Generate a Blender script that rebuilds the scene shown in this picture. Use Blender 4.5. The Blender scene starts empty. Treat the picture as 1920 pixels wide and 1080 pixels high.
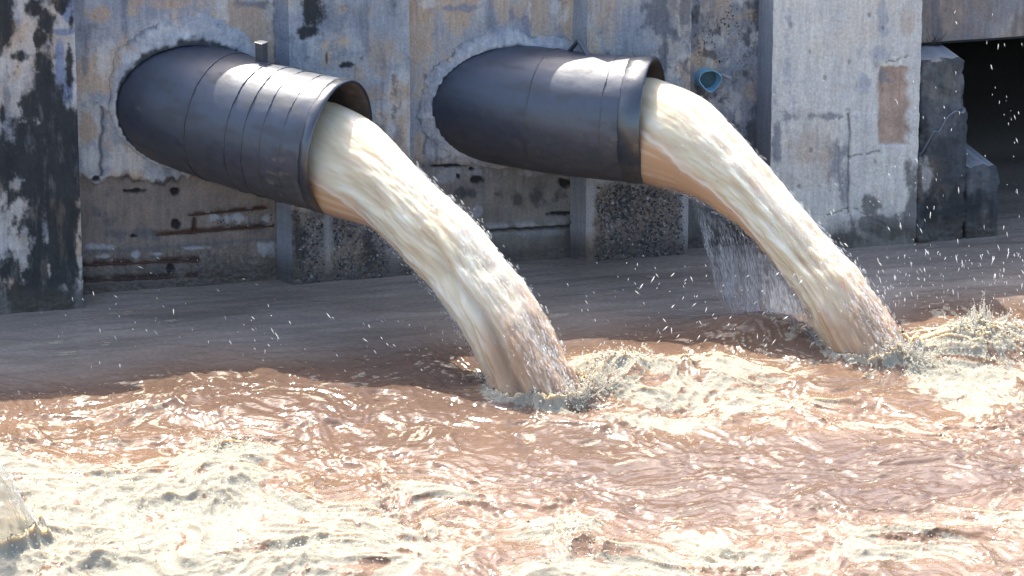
import bpy, math, random
import numpy as np
from math import radians, sin, cos, pi, sqrt, atan

# ------------------------------------------------------------------ camera
F_PX, PITCH, YAW, DIST = 8000.0, radians(18), radians(14.3), 32.0
FW = np.array([sin(YAW)*cos(PITCH), cos(YAW)*cos(PITCH), -sin(PITCH)])
RT = np.array([cos(YAW), -sin(YAW), 0.0])
UP = np.cross(RT, FW)
CAM = -(FW*DIST + RT*((520-960)/F_PX*DIST) - UP*((526-540)/F_PX*DIST))

scene = bpy.context.scene
COL = scene.collection
cam = bpy.data.cameras.new('camera')
cam_o = bpy.data.objects.new('camera', cam)
COL.objects.link(cam_o)
cam_o.location = CAM
cam_o.rotation_euler = (pi/2-PITCH, 0, -YAW)
cam.sensor_width = 36.0
cam.lens = 36.0*F_PX/1920.0
cam.clip_start = 0.5
cam.clip_end = 2000
scene.camera = cam_o

# ------------------------------------------------------------------ light
SUN_ELEV, SUN_AZ = radians(50.0), radians(-3.0)      # azimuth measured from +Y (behind the wall) towards +X
world = bpy.data.worlds.new('World')
scene.world = world
world.use_nodes = True
wn = world.node_tree
sky = wn.nodes.new('ShaderNodeTexSky')
sky.sky_type = 'NISHITA'
sky.sun_disc = False
sky.sun_elevation = SUN_ELEV
sky.sun_rotation = SUN_AZ
sky.dust_density = 3.0
bg = wn.nodes['Background']
bg.inputs[1].default_value = 0.15
wn.links.new(sky.outputs[0], bg.inputs[0])
sun = bpy.data.lights.new('sun', 'SUN')
sun.energy = 2.5
sun.angle = radians(0.53)
sun.color = (1.0, 0.95, 0.86)
sun_o = bpy.data.objects.new('sun', sun)
COL.objects.link(sun_o)
SUN_DIR = np.array([sin(SUN_AZ)*cos(SUN_ELEV), cos(SUN_AZ)*cos(SUN_ELEV), sin(SUN_ELEV)])
sun_o.rotation_euler = (pi/2-SUN_ELEV, 0, pi-SUN_AZ)
sun_o.location = SUN_DIR*40

scene.view_settings.view_transform = 'Standard'
scene.view_settings.look = 'None'
scene.view_settings.exposure = 1.62
scene.view_settings.gamma = 1.0
scene.cycles.use_denoising = True
scene.cycles.max_bounces = 6
scene.cycles.diffuse_bounces = 3
scene.cycles.glossy_bounces = 3
scene.cycles.transparent_max_bounces = 16
scene.cycles.sample_clamp_indirect = 4.0

# ------------------------------------------------------------------ helpers
def proj(p):
    d = np.asarray(p, float)-CAM
    z = d@FW
    return 960+F_PX*(d@RT)/z, 540-F_PX*(d@UP)/z
def on_plane(px, py, n, d0):
    n = np.asarray(n, float)
    r = FW+RT*((px-960)/F_PX)-UP*((py-540)/F_PX)
    return CAM+r*((d0-CAM@n)/(r@n))
def on_y(px, py, y): return on_plane(px, py, (0, 1, 0), y)
def on_z(px, py, z): return on_plane(px, py, (0, 0, 1), z)

rng = np.random.default_rng(7)
PERM = np.tile(rng.permutation(256), 3)
G3 = rng.normal(size=(256, 3)); G3 /= np.linalg.norm(G3, axis=1)[:, None]
GA = rng.uniform(0, 2*pi, 256); G2 = np.stack([np.cos(GA), np.sin(GA)], 1)
def fade(t): return t*t*t*(t*(t*6-15)+10)
def n2(x, y, seed=0):
    x = np.asarray(x, float)+seed*37.17; y = np.asarray(y, float)+seed*11.73
    xi = np.floor(x).astype(int); yi = np.floor(y).astype(int)
    xf = x-xi; yf = y-yi; xi &= 255; yi &= 255
    u = fade(xf); v = fade(yf)
    def g(i, j):
        h = PERM[PERM[(xi+i) & 255]+((yi+j) & 255)]
        return G2[h, 0]*(xf-i)+G2[h, 1]*(yf-j)
    a = g(0, 0); b = g(1, 0); c = g(0, 1); d = g(1, 1)
    return 1.5*((a+(b-a)*u)*(1-v)+(c+(d-c)*u)*v)
def n3(x, y, z, seed=0):
    x = np.asarray(x, float)+seed*17.3; y = np.asarray(y, float)+seed*5.1; z = np.asarray(z, float)+seed*9.7
    xi = np.floor(x).astype(int); yi = np.floor(y).astype(int); zi = np.floor(z).astype(int)
    xf = x-xi; yf = y-yi; zf = z-zi; xi &= 255; yi &= 255; zi &= 255
    u = fade(xf); v = fade(yf); w = fade(zf); out = 0
    for i in (0, 1):
        for j in (0, 1):
            for k in (0, 1):
                h = PERM[PERM[PERM[(xi+i) & 255]+((yi+j) & 255)]+((zi+k) & 255)]
                g = G3[h, 0]*(xf-i)+G3[h, 1]*(yf-j)+G3[h, 2]*(zf-k)
                out = out+g*(u if i else 1-u)*(v if j else 1-v)*(w if k else 1-w)
    return 1.6*out
def fbm(x, y, o=4, seed=0, gain=.5):
    s = 0; a = 1; t = 0
    for i in range(o):
        s = s+a*n2(x*2**i, y*2**i, seed+i); t += a; a *= gain
    return s/t*1.4
def ridge(x, y, o=3, seed=0, gain=.5):
    s = 0; a = 1; t = 0
    for i in range(o):
        s = s+a*(1-2*np.abs(n2(x*2**i, y*2**i, seed+i))); t += a; a *= gain
    return s/t
def sstep(a, b, x):
    t = np.clip((x-a)/(b-a), 0, 1)
    return t*t*(3-2*t)
def lerp(a, b, m):
    m = np.asarray(m)[..., None]
    return a*(1-m)+np.asarray(b, float)*m
def blobs(U, V, lst):
    """soft patches given as (cx, cy, rx, ry, weight); strongest wins"""
    d = np.zeros_like(U)
    for cx, cy, rx, ry, w in lst:
        e = w*np.exp(-((U-cx)/rx)**2-((V-cy)/ry)**2)
        d = np.where(np.abs(e) > np.abs(d), e, d) if w < 0 else np.maximum(d, e)
    return d

def setp(o, label=None, category=None, group=None, kind=None):
    if label: o['label'] = label
    if category: o['category'] = category
    if group: o['group'] = group
    if kind: o['kind'] = kind
    return o
def link(name, me, mat=None, parent=None):
    o = bpy.data.objects.new(name, me)
    COL.objects.link(o)
    if mat and me is not None and not me.materials: me.materials.append(mat)
    if parent: o.parent = parent
    return o
def empty(name, loc=(0, 0, 0)):
    o = bpy.data.objects.new(name, None)
    COL.objects.link(o); o.location = loc; o.empty_display_size = .1
    return o
def mesh(name, verts, faces, smooth=True, attrs=None):
    verts = np.asarray(verts, np.float32); me = bpy.data.meshes.new(name)
    if isinstance(faces, np.ndarray):
        nf, k = faces.shape
        me.vertices.add(len(verts)); me.vertices.foreach_set('co', verts.ravel())
        me.loops.add(nf*k); me.loops.foreach_set('vertex_index', faces.astype(np.int32).ravel())
        me.polygons.add(nf)
        me.polygons.foreach_set('loop_start', np.arange(0, nf*k, k, dtype=np.int32))
        me.update(calc_edges=True)
    else:
        me.from_pydata([tuple(map(float, v)) for v in verts], [], [tuple(f) for f in faces])
    me.polygons.foreach_set('use_smooth', np.full(len(me.polygons), smooth))
    for k, v in (attrs or {}).items():
        v = np.asarray(v, np.float32)
        if v.ndim == 2:
            a = me.attributes.new(k, 'FLOAT_COLOR', 'POINT')
            a.data.foreach_set('color', np.concatenate([v, np.ones((len(v), 1), np.float32)], 1).ravel())
        else:
            a = me.attributes.new(k, 'FLOAT', 'POINT'); a.data.foreach_set('value', v)
    me.update()
    return me
def grid_faces(nu, nv, wrap_u=False):
    i = np.arange(nu if wrap_u else nu-1); j = np.arange(nv-1)
    I, J = np.meshgrid(i, j, indexing='ij'); I2 = (I+1) % nu
    return np.stack([I*nv+J, I2*nv+J, I2*nv+J+1, I*nv+J+1], -1).reshape(-1, 4)
def join(parts):
    """parts: list of (verts, quad/tri faces array) with the same face size"""
    vs = []; fs = []; n = 0
    for v, f in parts:
        vs.append(np.asarray(v)); fs.append(np.asarray(f)+n); n += len(v)
    return np.concatenate(vs), np.concatenate(fs)
def tube(path, rad, ns=10, caps=True):
    path = np.asarray(path, float); n = len(path)
    rad = np.broadcast_to(np.asarray(rad, float), (n,))
    t = np.gradient(path, axis=0); t /= np.linalg.norm(t, axis=1)[:, None]
    ref = np.array([0, 0, 1.]) if abs(t[0][2]) < .9 else np.array([1., 0, 0])
    a = np.cross(t, ref); a /= np.linalg.norm(a, axis=1)[:, None]; b = np.cross(a, t)
    th = np.linspace(0, 2*pi, ns, endpoint=False)
    v = path[:, None]+rad[:, None, None]*(np.cos(th)[None, :, None]*a[:, None]+np.sin(th)[None, :, None]*b[:, None])
    V = v.reshape(-1, 3)
    f = [(i*ns+j, i*ns+(j+1) % ns, (i+1)*ns+(j+1) % ns, (i+1)*ns+j) for i in range(n-1) for j in range(ns)]
    if caps:
        f.append(tuple(range(ns))[::-1]); f.append(tuple((n-1)*ns+j for j in range(ns)))
    return V, f
def box(x0, x1, y0, y1, z0, z1):
    v = [(x, y, z) for x in (x0, x1) for y in (y0, y1) for z in (z0, z1)]
    f = [(0, 1, 3, 2), (4, 6, 7, 5), (0, 4, 5, 1), (2, 3, 7, 6), (0, 2, 6, 4), (1, 5, 7, 3)]
    return np.array(v, float), f

# ------------------------------------------------------------------ materials
def new_mat(name):
    m = bpy.data.materials.new(name); m.use_nodes = True
    nt = m.node_tree; b = nt.nodes['Principled BSDF']
    return m, nt, b
def nd(nt, t, **kw):
    n = nt.nodes.new(t)
    for k, v in kw.items():
        if k.startswith('i_'):
            key = k[2:]; n.inputs[int(key) if key.isdigit() else key].default_value = v
        else: setattr(n, k, v)
    return n
def attr(nt, name): return nd(nt, 'ShaderNodeAttribute', attribute_name=name)
def noise_tex(nt, scale, detail=4, rough=.6, coord='Object', stretch=None):
    tc = nd(nt, 'ShaderNodeTexCoord'); n = nd(nt, 'ShaderNodeTexNoise')
    n.inputs['Scale'].default_value = scale; n.inputs['Detail'].default_value = detail; n.inputs['Roughness'].default_value = rough
    src = tc.outputs[coord]
    if stretch:
        mp = nd(nt, 'ShaderNodeMapping'); mp.inputs['Scale'].default_value = stretch[:3]
        if len(stretch) > 3: mp.inputs['Rotation'].default_value = (0, 0, stretch[3])
        nt.links.new(src, mp.inputs[0]); src = mp.outputs[0]
    nt.links.new(src, n.inputs['Vector'])
    return n
def ramp(nt, fac, p0, c0, p1, c1):
    r = nd(nt, 'ShaderNodeValToRGB'); e = r.color_ramp.elements
    e[0].position = p0; e[0].color = (*c0, 1) if len(c0) == 3 else c0
    e[1].position = p1; e[1].color = (*c1, 1) if len(c1) == 3 else c1
    nt.links.new(fac, r.inputs[0]); return r
def mixc(nt, fac, a, b, mode='MIX'):
    m = nd(nt, 'ShaderNodeMix', data_type='RGBA', blend_type=mode)
    if isinstance(fac, (int, float)): m.inputs[0].default_value = fac
    else: nt.links.new(fac, m.inputs[0])
    for s, k in ((a, 6), (b, 7)):
        if isinstance(s, tuple): m.inputs[k].default_value = (*s, 1)
        else: nt.links.new(s, m.inputs[k])
    return m.outputs[2]
def bump(nt, height, strength, dist, normal=None):
    b = nd(nt, 'ShaderNodeBump'); b.inputs['Strength'].default_value = strength; b.inputs['Distance'].default_value = dist
    nt.links.new(height, b.inputs['Height'])
    if normal: nt.links.new(normal, b.inputs['Normal'])
    return b.outputs[0]

def mat_concrete():
    m, nt, b = new_mat('weathered_concrete')
    c = attr(nt, 'col'); w = attr(nt, 'wet')
    f = noise_tex(nt, 55, 5, .7); r = ramp(nt, f.outputs[0], .25, (.74, .74, .74), .75, (1.24, 1.24, 1.24))
    sp = noise_tex(nt, 160, 2, .6); r2 = ramp(nt, sp.outputs[0], .33, (.45, .45, .47), .43, (1, 1, 1))
    st = noise_tex(nt, 9, 5, .65, stretch=(3.2, 3.2, .35)); r3 = ramp(nt, st.outputs[0], .3, (.74, .75, .78), .65, (1.12, 1.1, 1.06))
    x = mixc(nt, 1.0, c.outputs[0], r.outputs[0], 'MULTIPLY')
    x = mixc(nt, .35, x, r2.outputs[0], 'MULTIPLY')
    x = mixc(nt, .8, x, r3.outputs[0], 'MULTIPLY')
    nt.links.new(x, b.inputs['Base Color'])
    rr = nd(nt, 'ShaderNodeMapRange'); rr.inputs[3].default_value = .88; rr.inputs[4].default_value = .35
    nt.links.new(w.outputs['Fac'], rr.inputs[0]); nt.links.new(rr.outputs[0], b.inputs['Roughness'])
    n1 = bump(nt, f.outputs[0], .5, .012); n2_ = bump(nt, sp.outputs[0], .35, .004, n1)
    nt.links.new(n2_, b.inputs['Normal'])
    return m
def mat_plain(name, col, rough, var=.25, scale=40, metal=0, bstr=.3, bdist=.003):
    m, nt, b = new_mat(name)
    f = noise_tex(nt, scale, 4)
    r = ramp(nt, f.outputs[0], .3, tuple(c*(1-var) for c in col), .7, tuple(min(1, c*(1+var)) for c in col))
    nt.links.new(r.outputs[0], b.inputs['Base Color']); b.inputs['Roughness'].default_value = rough
    b.inputs['Metallic'].default_value = metal
    nt.links.new(bump(nt, f.outputs[0], bstr, bdist), b.inputs['Normal'])
    return m
def mat_pipe():
    m, nt, b = new_mat('dark_pipe_paint')
    c = attr(nt, 'col')
    f = noise_tex(nt, 14, 6, .7); r = ramp(nt, f.outputs[0], .3, (.55, .55, .58), .72, (1.35, 1.35, 1.32))
    fl = noise_tex(nt, 45, 3, .6, stretch=(1, 1, .6)); r2 = ramp(nt, fl.outputs[0], .27, (.25, .22, .2), .34, (1, 1, 1))
    x = mixc(nt, 1, c.outputs[0], r.outputs[0], 'MULTIPLY'); x = mixc(nt, .85, x, r2.outputs[0], 'MULTIPLY')
    nt.links.new(x, b.inputs['Base Color'])
    b.inputs['Specular IOR Level'].default_value = .9; b.inputs['IOR'].default_value = 1.62
    b.inputs['Coat Weight'].default_value = 0; b.inputs['Coat Roughness'].default_value = .4; b.inputs['Coat IOR'].default_value = 1.6
    rr = ramp(nt, f.outputs[0], .3, (.43,)*3, .72, (.55,)*3)
    wr = attr(nt, 'gloss')
    ro = nd(nt, 'ShaderNodeMath', operation='MULTIPLY'); nt.links.new(rr.outputs[0], ro.inputs[0]); nt.links.new(wr.outputs['Fac'], ro.inputs[1])
    nt.links.new(ro.outputs[0], b.inputs['Roughness'])
    h = noise_tex(nt, 5, 3, .5)
    n1 = bump(nt, h.outputs[0], .2, .02)
    n2_ = bump(nt, r2.outputs[0], .4, .0015, n1)
    n4 = noise_tex(nt, 90, 3, .6)
    n5 = noise_tex(nt, 22, 4, .6)
    nt.links.new(bump(nt, n4.outputs[0], .3, .002, bump(nt, n5.outputs[0], .15, .004, n2_)), b.inputs['Normal'])
    return m
def mat_water():
    m, nt, b = new_mat('muddy_water')
    c = attr(nt, 'col'); fo = attr(nt, 'foam')
    fine = noise_tex(nt, 26, 1, .5, stretch=(1, 2.0, 1, radians(35)))
    fl = noise_tex(nt, 34, 3, .62, stretch=(1, 1.15, 1, radians(30)))
    r = ramp(nt, fine.outputs[0], .3, (.86, .86, .86), .7, (1.1, 1.1, 1.1))
    x = mixc(nt, 1, c.outputs[0], r.outputs[0], 'MULTIPLY')
    # broken-up lacy foam cover; its finest speckle also paints in sun glitter
    big = noise_tex(nt, 11, 4, .65, stretch=(1, 1.35, 1, radians(33)))
    def add(a, bb, k):
        q = nd(nt, 'ShaderNodeMath', operation='MULTIPLY_ADD'); nt.links.new(bb, q.inputs[0]); q.inputs[1].default_value = k; nt.links.new(a, q.inputs[2]); return q.outputs[0]
    sumf = add(add(fo.outputs['Fac'], fl.outputs[0], 1.0), big.outputs[0], .75)
    cov = nd(nt, 'ShaderNodeMapRange', interpolation_type='SMOOTHSTEP'); cov.inputs[1].default_value = 1.10; cov.inputs[2].default_value = 1.50
    nt.links.new(sumf, cov.inputs[0]); fcov = cov.outputs[0]
    fc = ramp(nt, fcov, .15, (.30, .185, .095), .85, (.345, .312, .238))
    x = mixc(nt, fcov, x, fc.outputs[0])
    nt.links.new(x, b.inputs['Base Color'])
    rr = nd(nt, 'ShaderNodeMapRange'); rr.inputs[3].default_value = .10; rr.inputs[4].default_value = .5
    nt.links.new(fcov, rr.inputs[0]); nt.links.new(rr.outputs[0], b.inputs['Roughness'])
    sl = nd(nt, 'ShaderNodeMapRange'); sl.inputs[3].default_value = .5; sl.inputs[4].default_value = .08
    nt.links.new(fcov, sl.inputs[0]); nt.links.new(sl.outputs[0], b.inputs['Specular IOR Level'])
    b.inputs['IOR'].default_value = 1.33
    b.inputs['Subsurface Radius'].default_value = (.08, .055, .028)
    b.inputs['Subsurface Scale'].default_value = 1.0
    sw = nd(nt, 'ShaderNodeMath', operation='MULTIPLY'); sw.inputs[1].default_value = .8
    nt.links.new(fcov, sw.inputs[0]); nt.links.new(sw.outputs[0], b.inputs['Subsurface Weight'])
    rip = attr(nt, 'ripple')
    n1 = nd(nt, 'ShaderNodeBump'); n1.inputs['Distance'].default_value = .003
    nt.links.new(fine.outputs[0], n1.inputs['Height']); nt.links.new(rip.outputs['Fac'], n1.inputs['Strength'])
    n2_ = nd(nt, 'ShaderNodeBump'); n2_.inputs['Distance'].default_value = .0012
    nt.links.new(fl.outputs[0], n2_.inputs['Height']); nt.links.new(rip.outputs['Fac'], n2_.inputs['Strength'])
    nt.links.new(n1.outputs[0], n2_.inputs['Normal'])
    fz = noise_tex(nt, 32, 4, .6, stretch=(1, 1.2, 1, radians(33)))
    n3_ = nd(nt, 'ShaderNodeBump'); n3_.inputs['Distance'].default_value = .009
    nt.links.new(fz.outputs[0], n3_.inputs['Height']); nt.links.new(fcov, n3_.inputs['Strength'])
    nt.links.new(n2_.outputs[0], n3_.inputs['Normal']); nt.links.new(n3_.outputs[0], b.inputs['Normal'])
    return m
def mat_jet():
    m, nt, b = new_mat('turbid_jet_water')
    c = attr(nt, 'col'); nt.links.new(c.outputs[0], b.inputs['Base Color'])
    fo = attr(nt, 'foam')
    rr = nd(nt, 'ShaderNodeMapRange'); rr.inputs[3].default_value = .12; rr.inputs[4].default_value = .3
    nt.links.new(fo.outputs['Fac'], rr.inputs[0]); nt.links.new(rr.outputs[0], b.inputs['Roughness'])
    b.inputs['IOR'].default_value = 1.33
    b.inputs['Subsurface Weight'].default_value = .75
    b.inputs['Subsurface Radius'].default_value = (.14, .09, .045)
    b.inputs['Subsurface Scale'].default_value = 1.0
    return m
def mat_foam(name='white_foam', alpha=1.0, col=(.80, .76, .66)):
    m = bpy.data.materials.new(name); m.use_nodes = True; nt = m.node_tree
    nt.nodes.remove(nt.nodes['Principled BSDF']); out = nt.nodes['Material Output']
    d = nd(nt, 'ShaderNodeBsdfDiffuse'); d.inputs[0].default_value = (*col, 1)
    t = nd(nt, 'ShaderNodeBsdfTranslucent'); t.inputs[0].default_value = (*col, 1)
    g = nd(nt, 'ShaderNodeBsdfGlossy'); g.inputs[0].default_value = (1, 1, 1, 1); g.inputs['Roughness'].default_value = .25
    m1 = nd(nt, 'ShaderNodeMixShader'); m1.inputs[0].default_value = .5
    nt.links.new(d.outputs[0], m1.inputs[1]); nt.links.new(t.outputs[0], m1.inputs[2])
    m2 = nd(nt, 'ShaderNodeMixShader'); m2.inputs[0].default_value = .07
    nt.links.new(m1.outputs[0], m2.inputs[1]); nt.links.new(g.outputs[0], m2.inputs[2])
    last = m2
    if alpha < 1:
        tr = nd(nt, 'ShaderNodeBsdfTransparent'); m3 = nd(nt, 'ShaderNodeMixShader'); m3.inputs[0].default_value = alpha
        nt.links.new(tr.outputs[0], m3.inputs[1]); nt.links.new(m2.outputs[0], m3.inputs[2]); last = m3
    nt.links.new(last.outputs[0], out.inputs[0])
    return m
M_CON = mat_concrete()
M_PIPE = mat_pipe()
M_RUST = mat_plain('rust', (.075, .033, .02), .85, .5, 60, bstr=.8)
M_WATER = mat_water()
M_JET = mat_jet()
M_FOAM = mat_foam()
M_THIN = mat_foam('thin_aerated_water', .5, (.62, .57, .45))
M_MIST = mat_foam('mist_drops', .19, (.8, .82, .85))
M_SPRAY = mat_foam('spray_water', .85, (.9, .9, .88))
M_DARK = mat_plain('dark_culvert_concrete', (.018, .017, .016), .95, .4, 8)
M_PVC = mat_plain('blue_plastic', (.22, .42, .52), .45, .15, 30)
M_GREYP = mat_plain('grey_plastic', (.3, .31, .31), .6, .2, 40)
M_SOIL = mat_plain('soil', (.12, .09, .06), .95, .4, 6)
M_WEED = mat_plain('dry_stalk', (.09, .06, .04), .9, .3, 60)

# ================================================================== WALL
WALL_TOP = 2.20
Z0 = -0.10
BLACK = np.array((.018, .02, .022)); LIGHT = np.array((.54, .515, .485)); TAN = np.array((.50, .37, .26))
BLUE = np.array((.27, .29, .34)); GREY = np.array((.33, .33, .34)); BROWN = np.array((.20, .165, .14)); RUST = np.array((.14, .06, .035))

def slab(name, x0, x1, yf, yb, parent, painter, splay=(0, 0), z0=Z0, z1=WALL_TOP, res=.009, top_fn=None, side=True, chipk=1.0):
    """front face as a dense relief grid plus coarse sides; painter(P,U,V)->(colour, outward relief, wet)"""
    nx = max(3, int((x1-x0)/res)); nz = int((z1-z0)/res)
    X, Z = np.meshgrid(np.linspace(x0, x1, nx), np.linspace(z0, z1, nz), indexing='ij')
    P = np.stack([X.ravel(), np.full(X.size, yf), Z.ravel()], 1)
    U, V = proj(P)
    col, rel, wet = painter(P, U, V)
    # rounded chipped edges
    e = np.minimum(P[:, 0]-x0, x1-P[:, 0]); chip = chipk*np.clip(.010+.010*n2(P[:, 2]*9, P[:, 0]*9, 3)+.006*n2(P[:, 2]*31, P[:, 0]*31, 4), 0, .03)
    edge = -np.clip(chip-e, 0, 1)**2/.02
    Pd = P.copy(); Pd[:, 1] -= rel+edge
    if top_fn is not None: Pd[:, 2] = np.minimum(Pd[:, 2], top_fn(P[:, 0]))
    V1 = [Pd]; F1 = [grid_faces(nx, nz)[:, ::-1]*1]; C1 = [col]; W1 = [wet]; n = len(Pd)
    if side:
        ns = 8
        for k, xs in enumerate((0, nx-1)):
            idx = xs*nz+np.arange(nz); base = Pd[idx]; s = np.linspace(0, 1, ns)
            q = np.repeat(base[None], ns, 0).copy()
            xoff = splay[k]
            q[:, :, 0] = base[None, :, 0]+s[:, None]*xoff
            q[:, :, 1] = base[None, :, 1]*(1-s[:, None])+yb*s[:, None]
            q[1:-1, :, 0] += .006*n2(q[1:-1, :, 2]*6, q[1:-1, :, 1]*6, 5+k)
            qf = q.reshape(-1, 3)
            Uq, Vq = proj(qf)
            sc, _, sw = painter(qf, Uq, Vq, True)
            f = grid_faces(ns, nz)+n
            V1.append(qf); F1.append(f if k == 0 else f[:, ::-1]); C1.append(sc); W1.append(sw); n += len(qf)
        idx = np.arange(nx)*nz+nz-1; base = Pd[idx]; q = np.stack([base, base*[1, 0, 1]+[0, yb, 0]])
        qf = q.reshape(-1, 3); f = grid_faces(2, nx)+n
        V1.append(qf); F1.append(f); C1.append(np.tile(GREY, (len(qf), 1))); W1.append(np.zeros(len(qf)))
    me = mesh(name, np.concatenate(V1), np.concatenate(F1), True, {'col': np.concatenate(C1), 'wet': np.concatenate(W1)})
    return link(name, me, M_CON, parent)

def common(P, U, V, base, seed):
    x, z = P[:, 0]+P[:, 1]*.7, P[:, 2]
    c = np.tile(np.asarray(base, float), (len(P), 1))
    a = fbm(x*1.6, z*1.5, 5, seed); b = fbm(x*2.1+4, z*1.7, 5, seed+20); s = fbm(x*7, z*.8, 4, seed+40)
    e = fbm(x*9, z*7, 5, seed+50, .65)
    c = lerp(c, LIGHT*1.1, sstep(-.05, .3, a+.35*e)*.75)
    c = lerp(c, TAN, sstep(.0, .35, b+.3*e)*.85)
    c = lerp(c, BLUE, sstep(.0, .35, -b+.3*s+.25*e)*.7)
    c = lerp(c, BLUE*.45, sstep(.2, .55, s+.35*e)*.5)
    c = lerp(c, BLUE*.38, sstep(.42, .62, e+.3*a)*.6)
    rel = .007*fbm(x*5, z*5, 5, seed+60)+.004*e+.0025*fbm(x*28, z*28, 3, seed+70)
    return c, rel, x, z
def wetness(z): return sstep(.22, .02, z)
def finish(c, rel, z, x):
    # damp tide band just above the water line
    m = sstep(.26, .05, z+.09*fbm(x*3, z*2, 4, 91))
    c = lerp(c, np.array((.06, .05, .042)), m*.82)
    return c, rel, wetness(z)
def stain(U, V, x, z, lst, amp=.45, seed=0, fr=9, lo=.42, hi=.56):
    d = blobs(U, V, lst)
    n = .65*fbm(x*fr, z*fr*.75, 5, seed, .72)+.35*fbm(x*fr*1.3, z*fr*.25, 4, seed+9)
    return sstep(lo-.13, hi+.10, d+1.5*amp*n*sstep(.02, .2, d))
def aggregate(c, rel, x, z, m, seed, dark=.55):
    g = ridge(x*30, z*30, 2, seed); g2 = n2(x*45, z*45, seed+3)
    st = sstep(.15, .35, g2+.3*n2(x*14, z*14, seed+5))*m
    c = lerp(c, np.array((.17, .135, .11)), m*.85)
    c = lerp(c, np.array((.035, .04, .05)), st*dark)
    lt = sstep(.3, .5, n2(x*38, z*38, seed+8))*m
    c = lerp(c, np.array((.33, .32, .33)), lt*.5)
    rel = rel+m*(.007*g2+.004*g)
    return c, rel

def paint_pier1(P, U, V, side=False):
    c, rel, x, z = common(P, U, V, (.42, .38, .35), 1)
    c = lerp(c, LIGHT*1.02, sstep(-.1, .3, fbm(x*4, z*4, 4, 2))*.5)
    blue = stain(U, V, x, z, [(132, 18, 18, 26, 1), (118, 60, 30, 8, 1), (112, 120, 12, 60, .9), (125, 165, 14, 35, .8), (35, 40, 10, 25, .6)], .3, 11, 6)
    c = lerp(c, np.array((.17, .215, .33)), blue*.85)
    mold = stain(U, V, x, z, [(8, 40, 26, 70, 1), (62, 15, 22, 20, .9), (90, 38, 22, 26, 1), (112, 8, 26, 22, .9), (134, 30, 9, 40, .75), (75, 75, 16, 25, .9),
        (85, 150, 26, 75, 1), (40, 106, 26, 12, .8), (95, 230, 34, 80, 1.2), (60, 250, 40, 40, 1.1), (130, 130, 10, 50, .8), (125, 260, 40, 70, 1.4), (70, 340, 90, 40, 1.3), (120, 340, 40, 90, 1.4), (60, 200, 24, 40, 1.1), (110, 480, 50, 80, 1.3), (30, 500, 40, 40, .9), (60, 420, 40, 50, .9),
        (15, 300, 60, 45, 1.2), (90, 310, 80, 50, 1.3), (100, 400, 60, 90, 1.15), (10, 370, 14, 50, .9), (85, 500, 60, 60, 1.2), (60, 560, 90, 40, 1.2), (130, 420, 26, 120, .95), (4, 210, 8, 20, .8)], .5, 12, 10)
    drip = stain(U, V, x, z, [(30, 345, 14, 20, .75), (36, 400, 6, 45, .75), (42, 465, 14, 50, .9), (8, 430, 10, 70, .8), (85, 420, 8, 40, .5), (147, 470, 6, 45, .8), (92, 520, 4, 25, .6), (150, 530, 5, 60, .7), (10, 560, 14, 40, .6)], .6, 13, 12)
    k = mold*(1-.85*drip)
    lite = sstep(.0, .7, fbm(x*14, z*3, 5, 14, .7))*.22
    c = lerp(c, BLACK, k*(.96-lite))
    rel = rel-.003*k
    return finish(c, rel, z, x)

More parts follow.
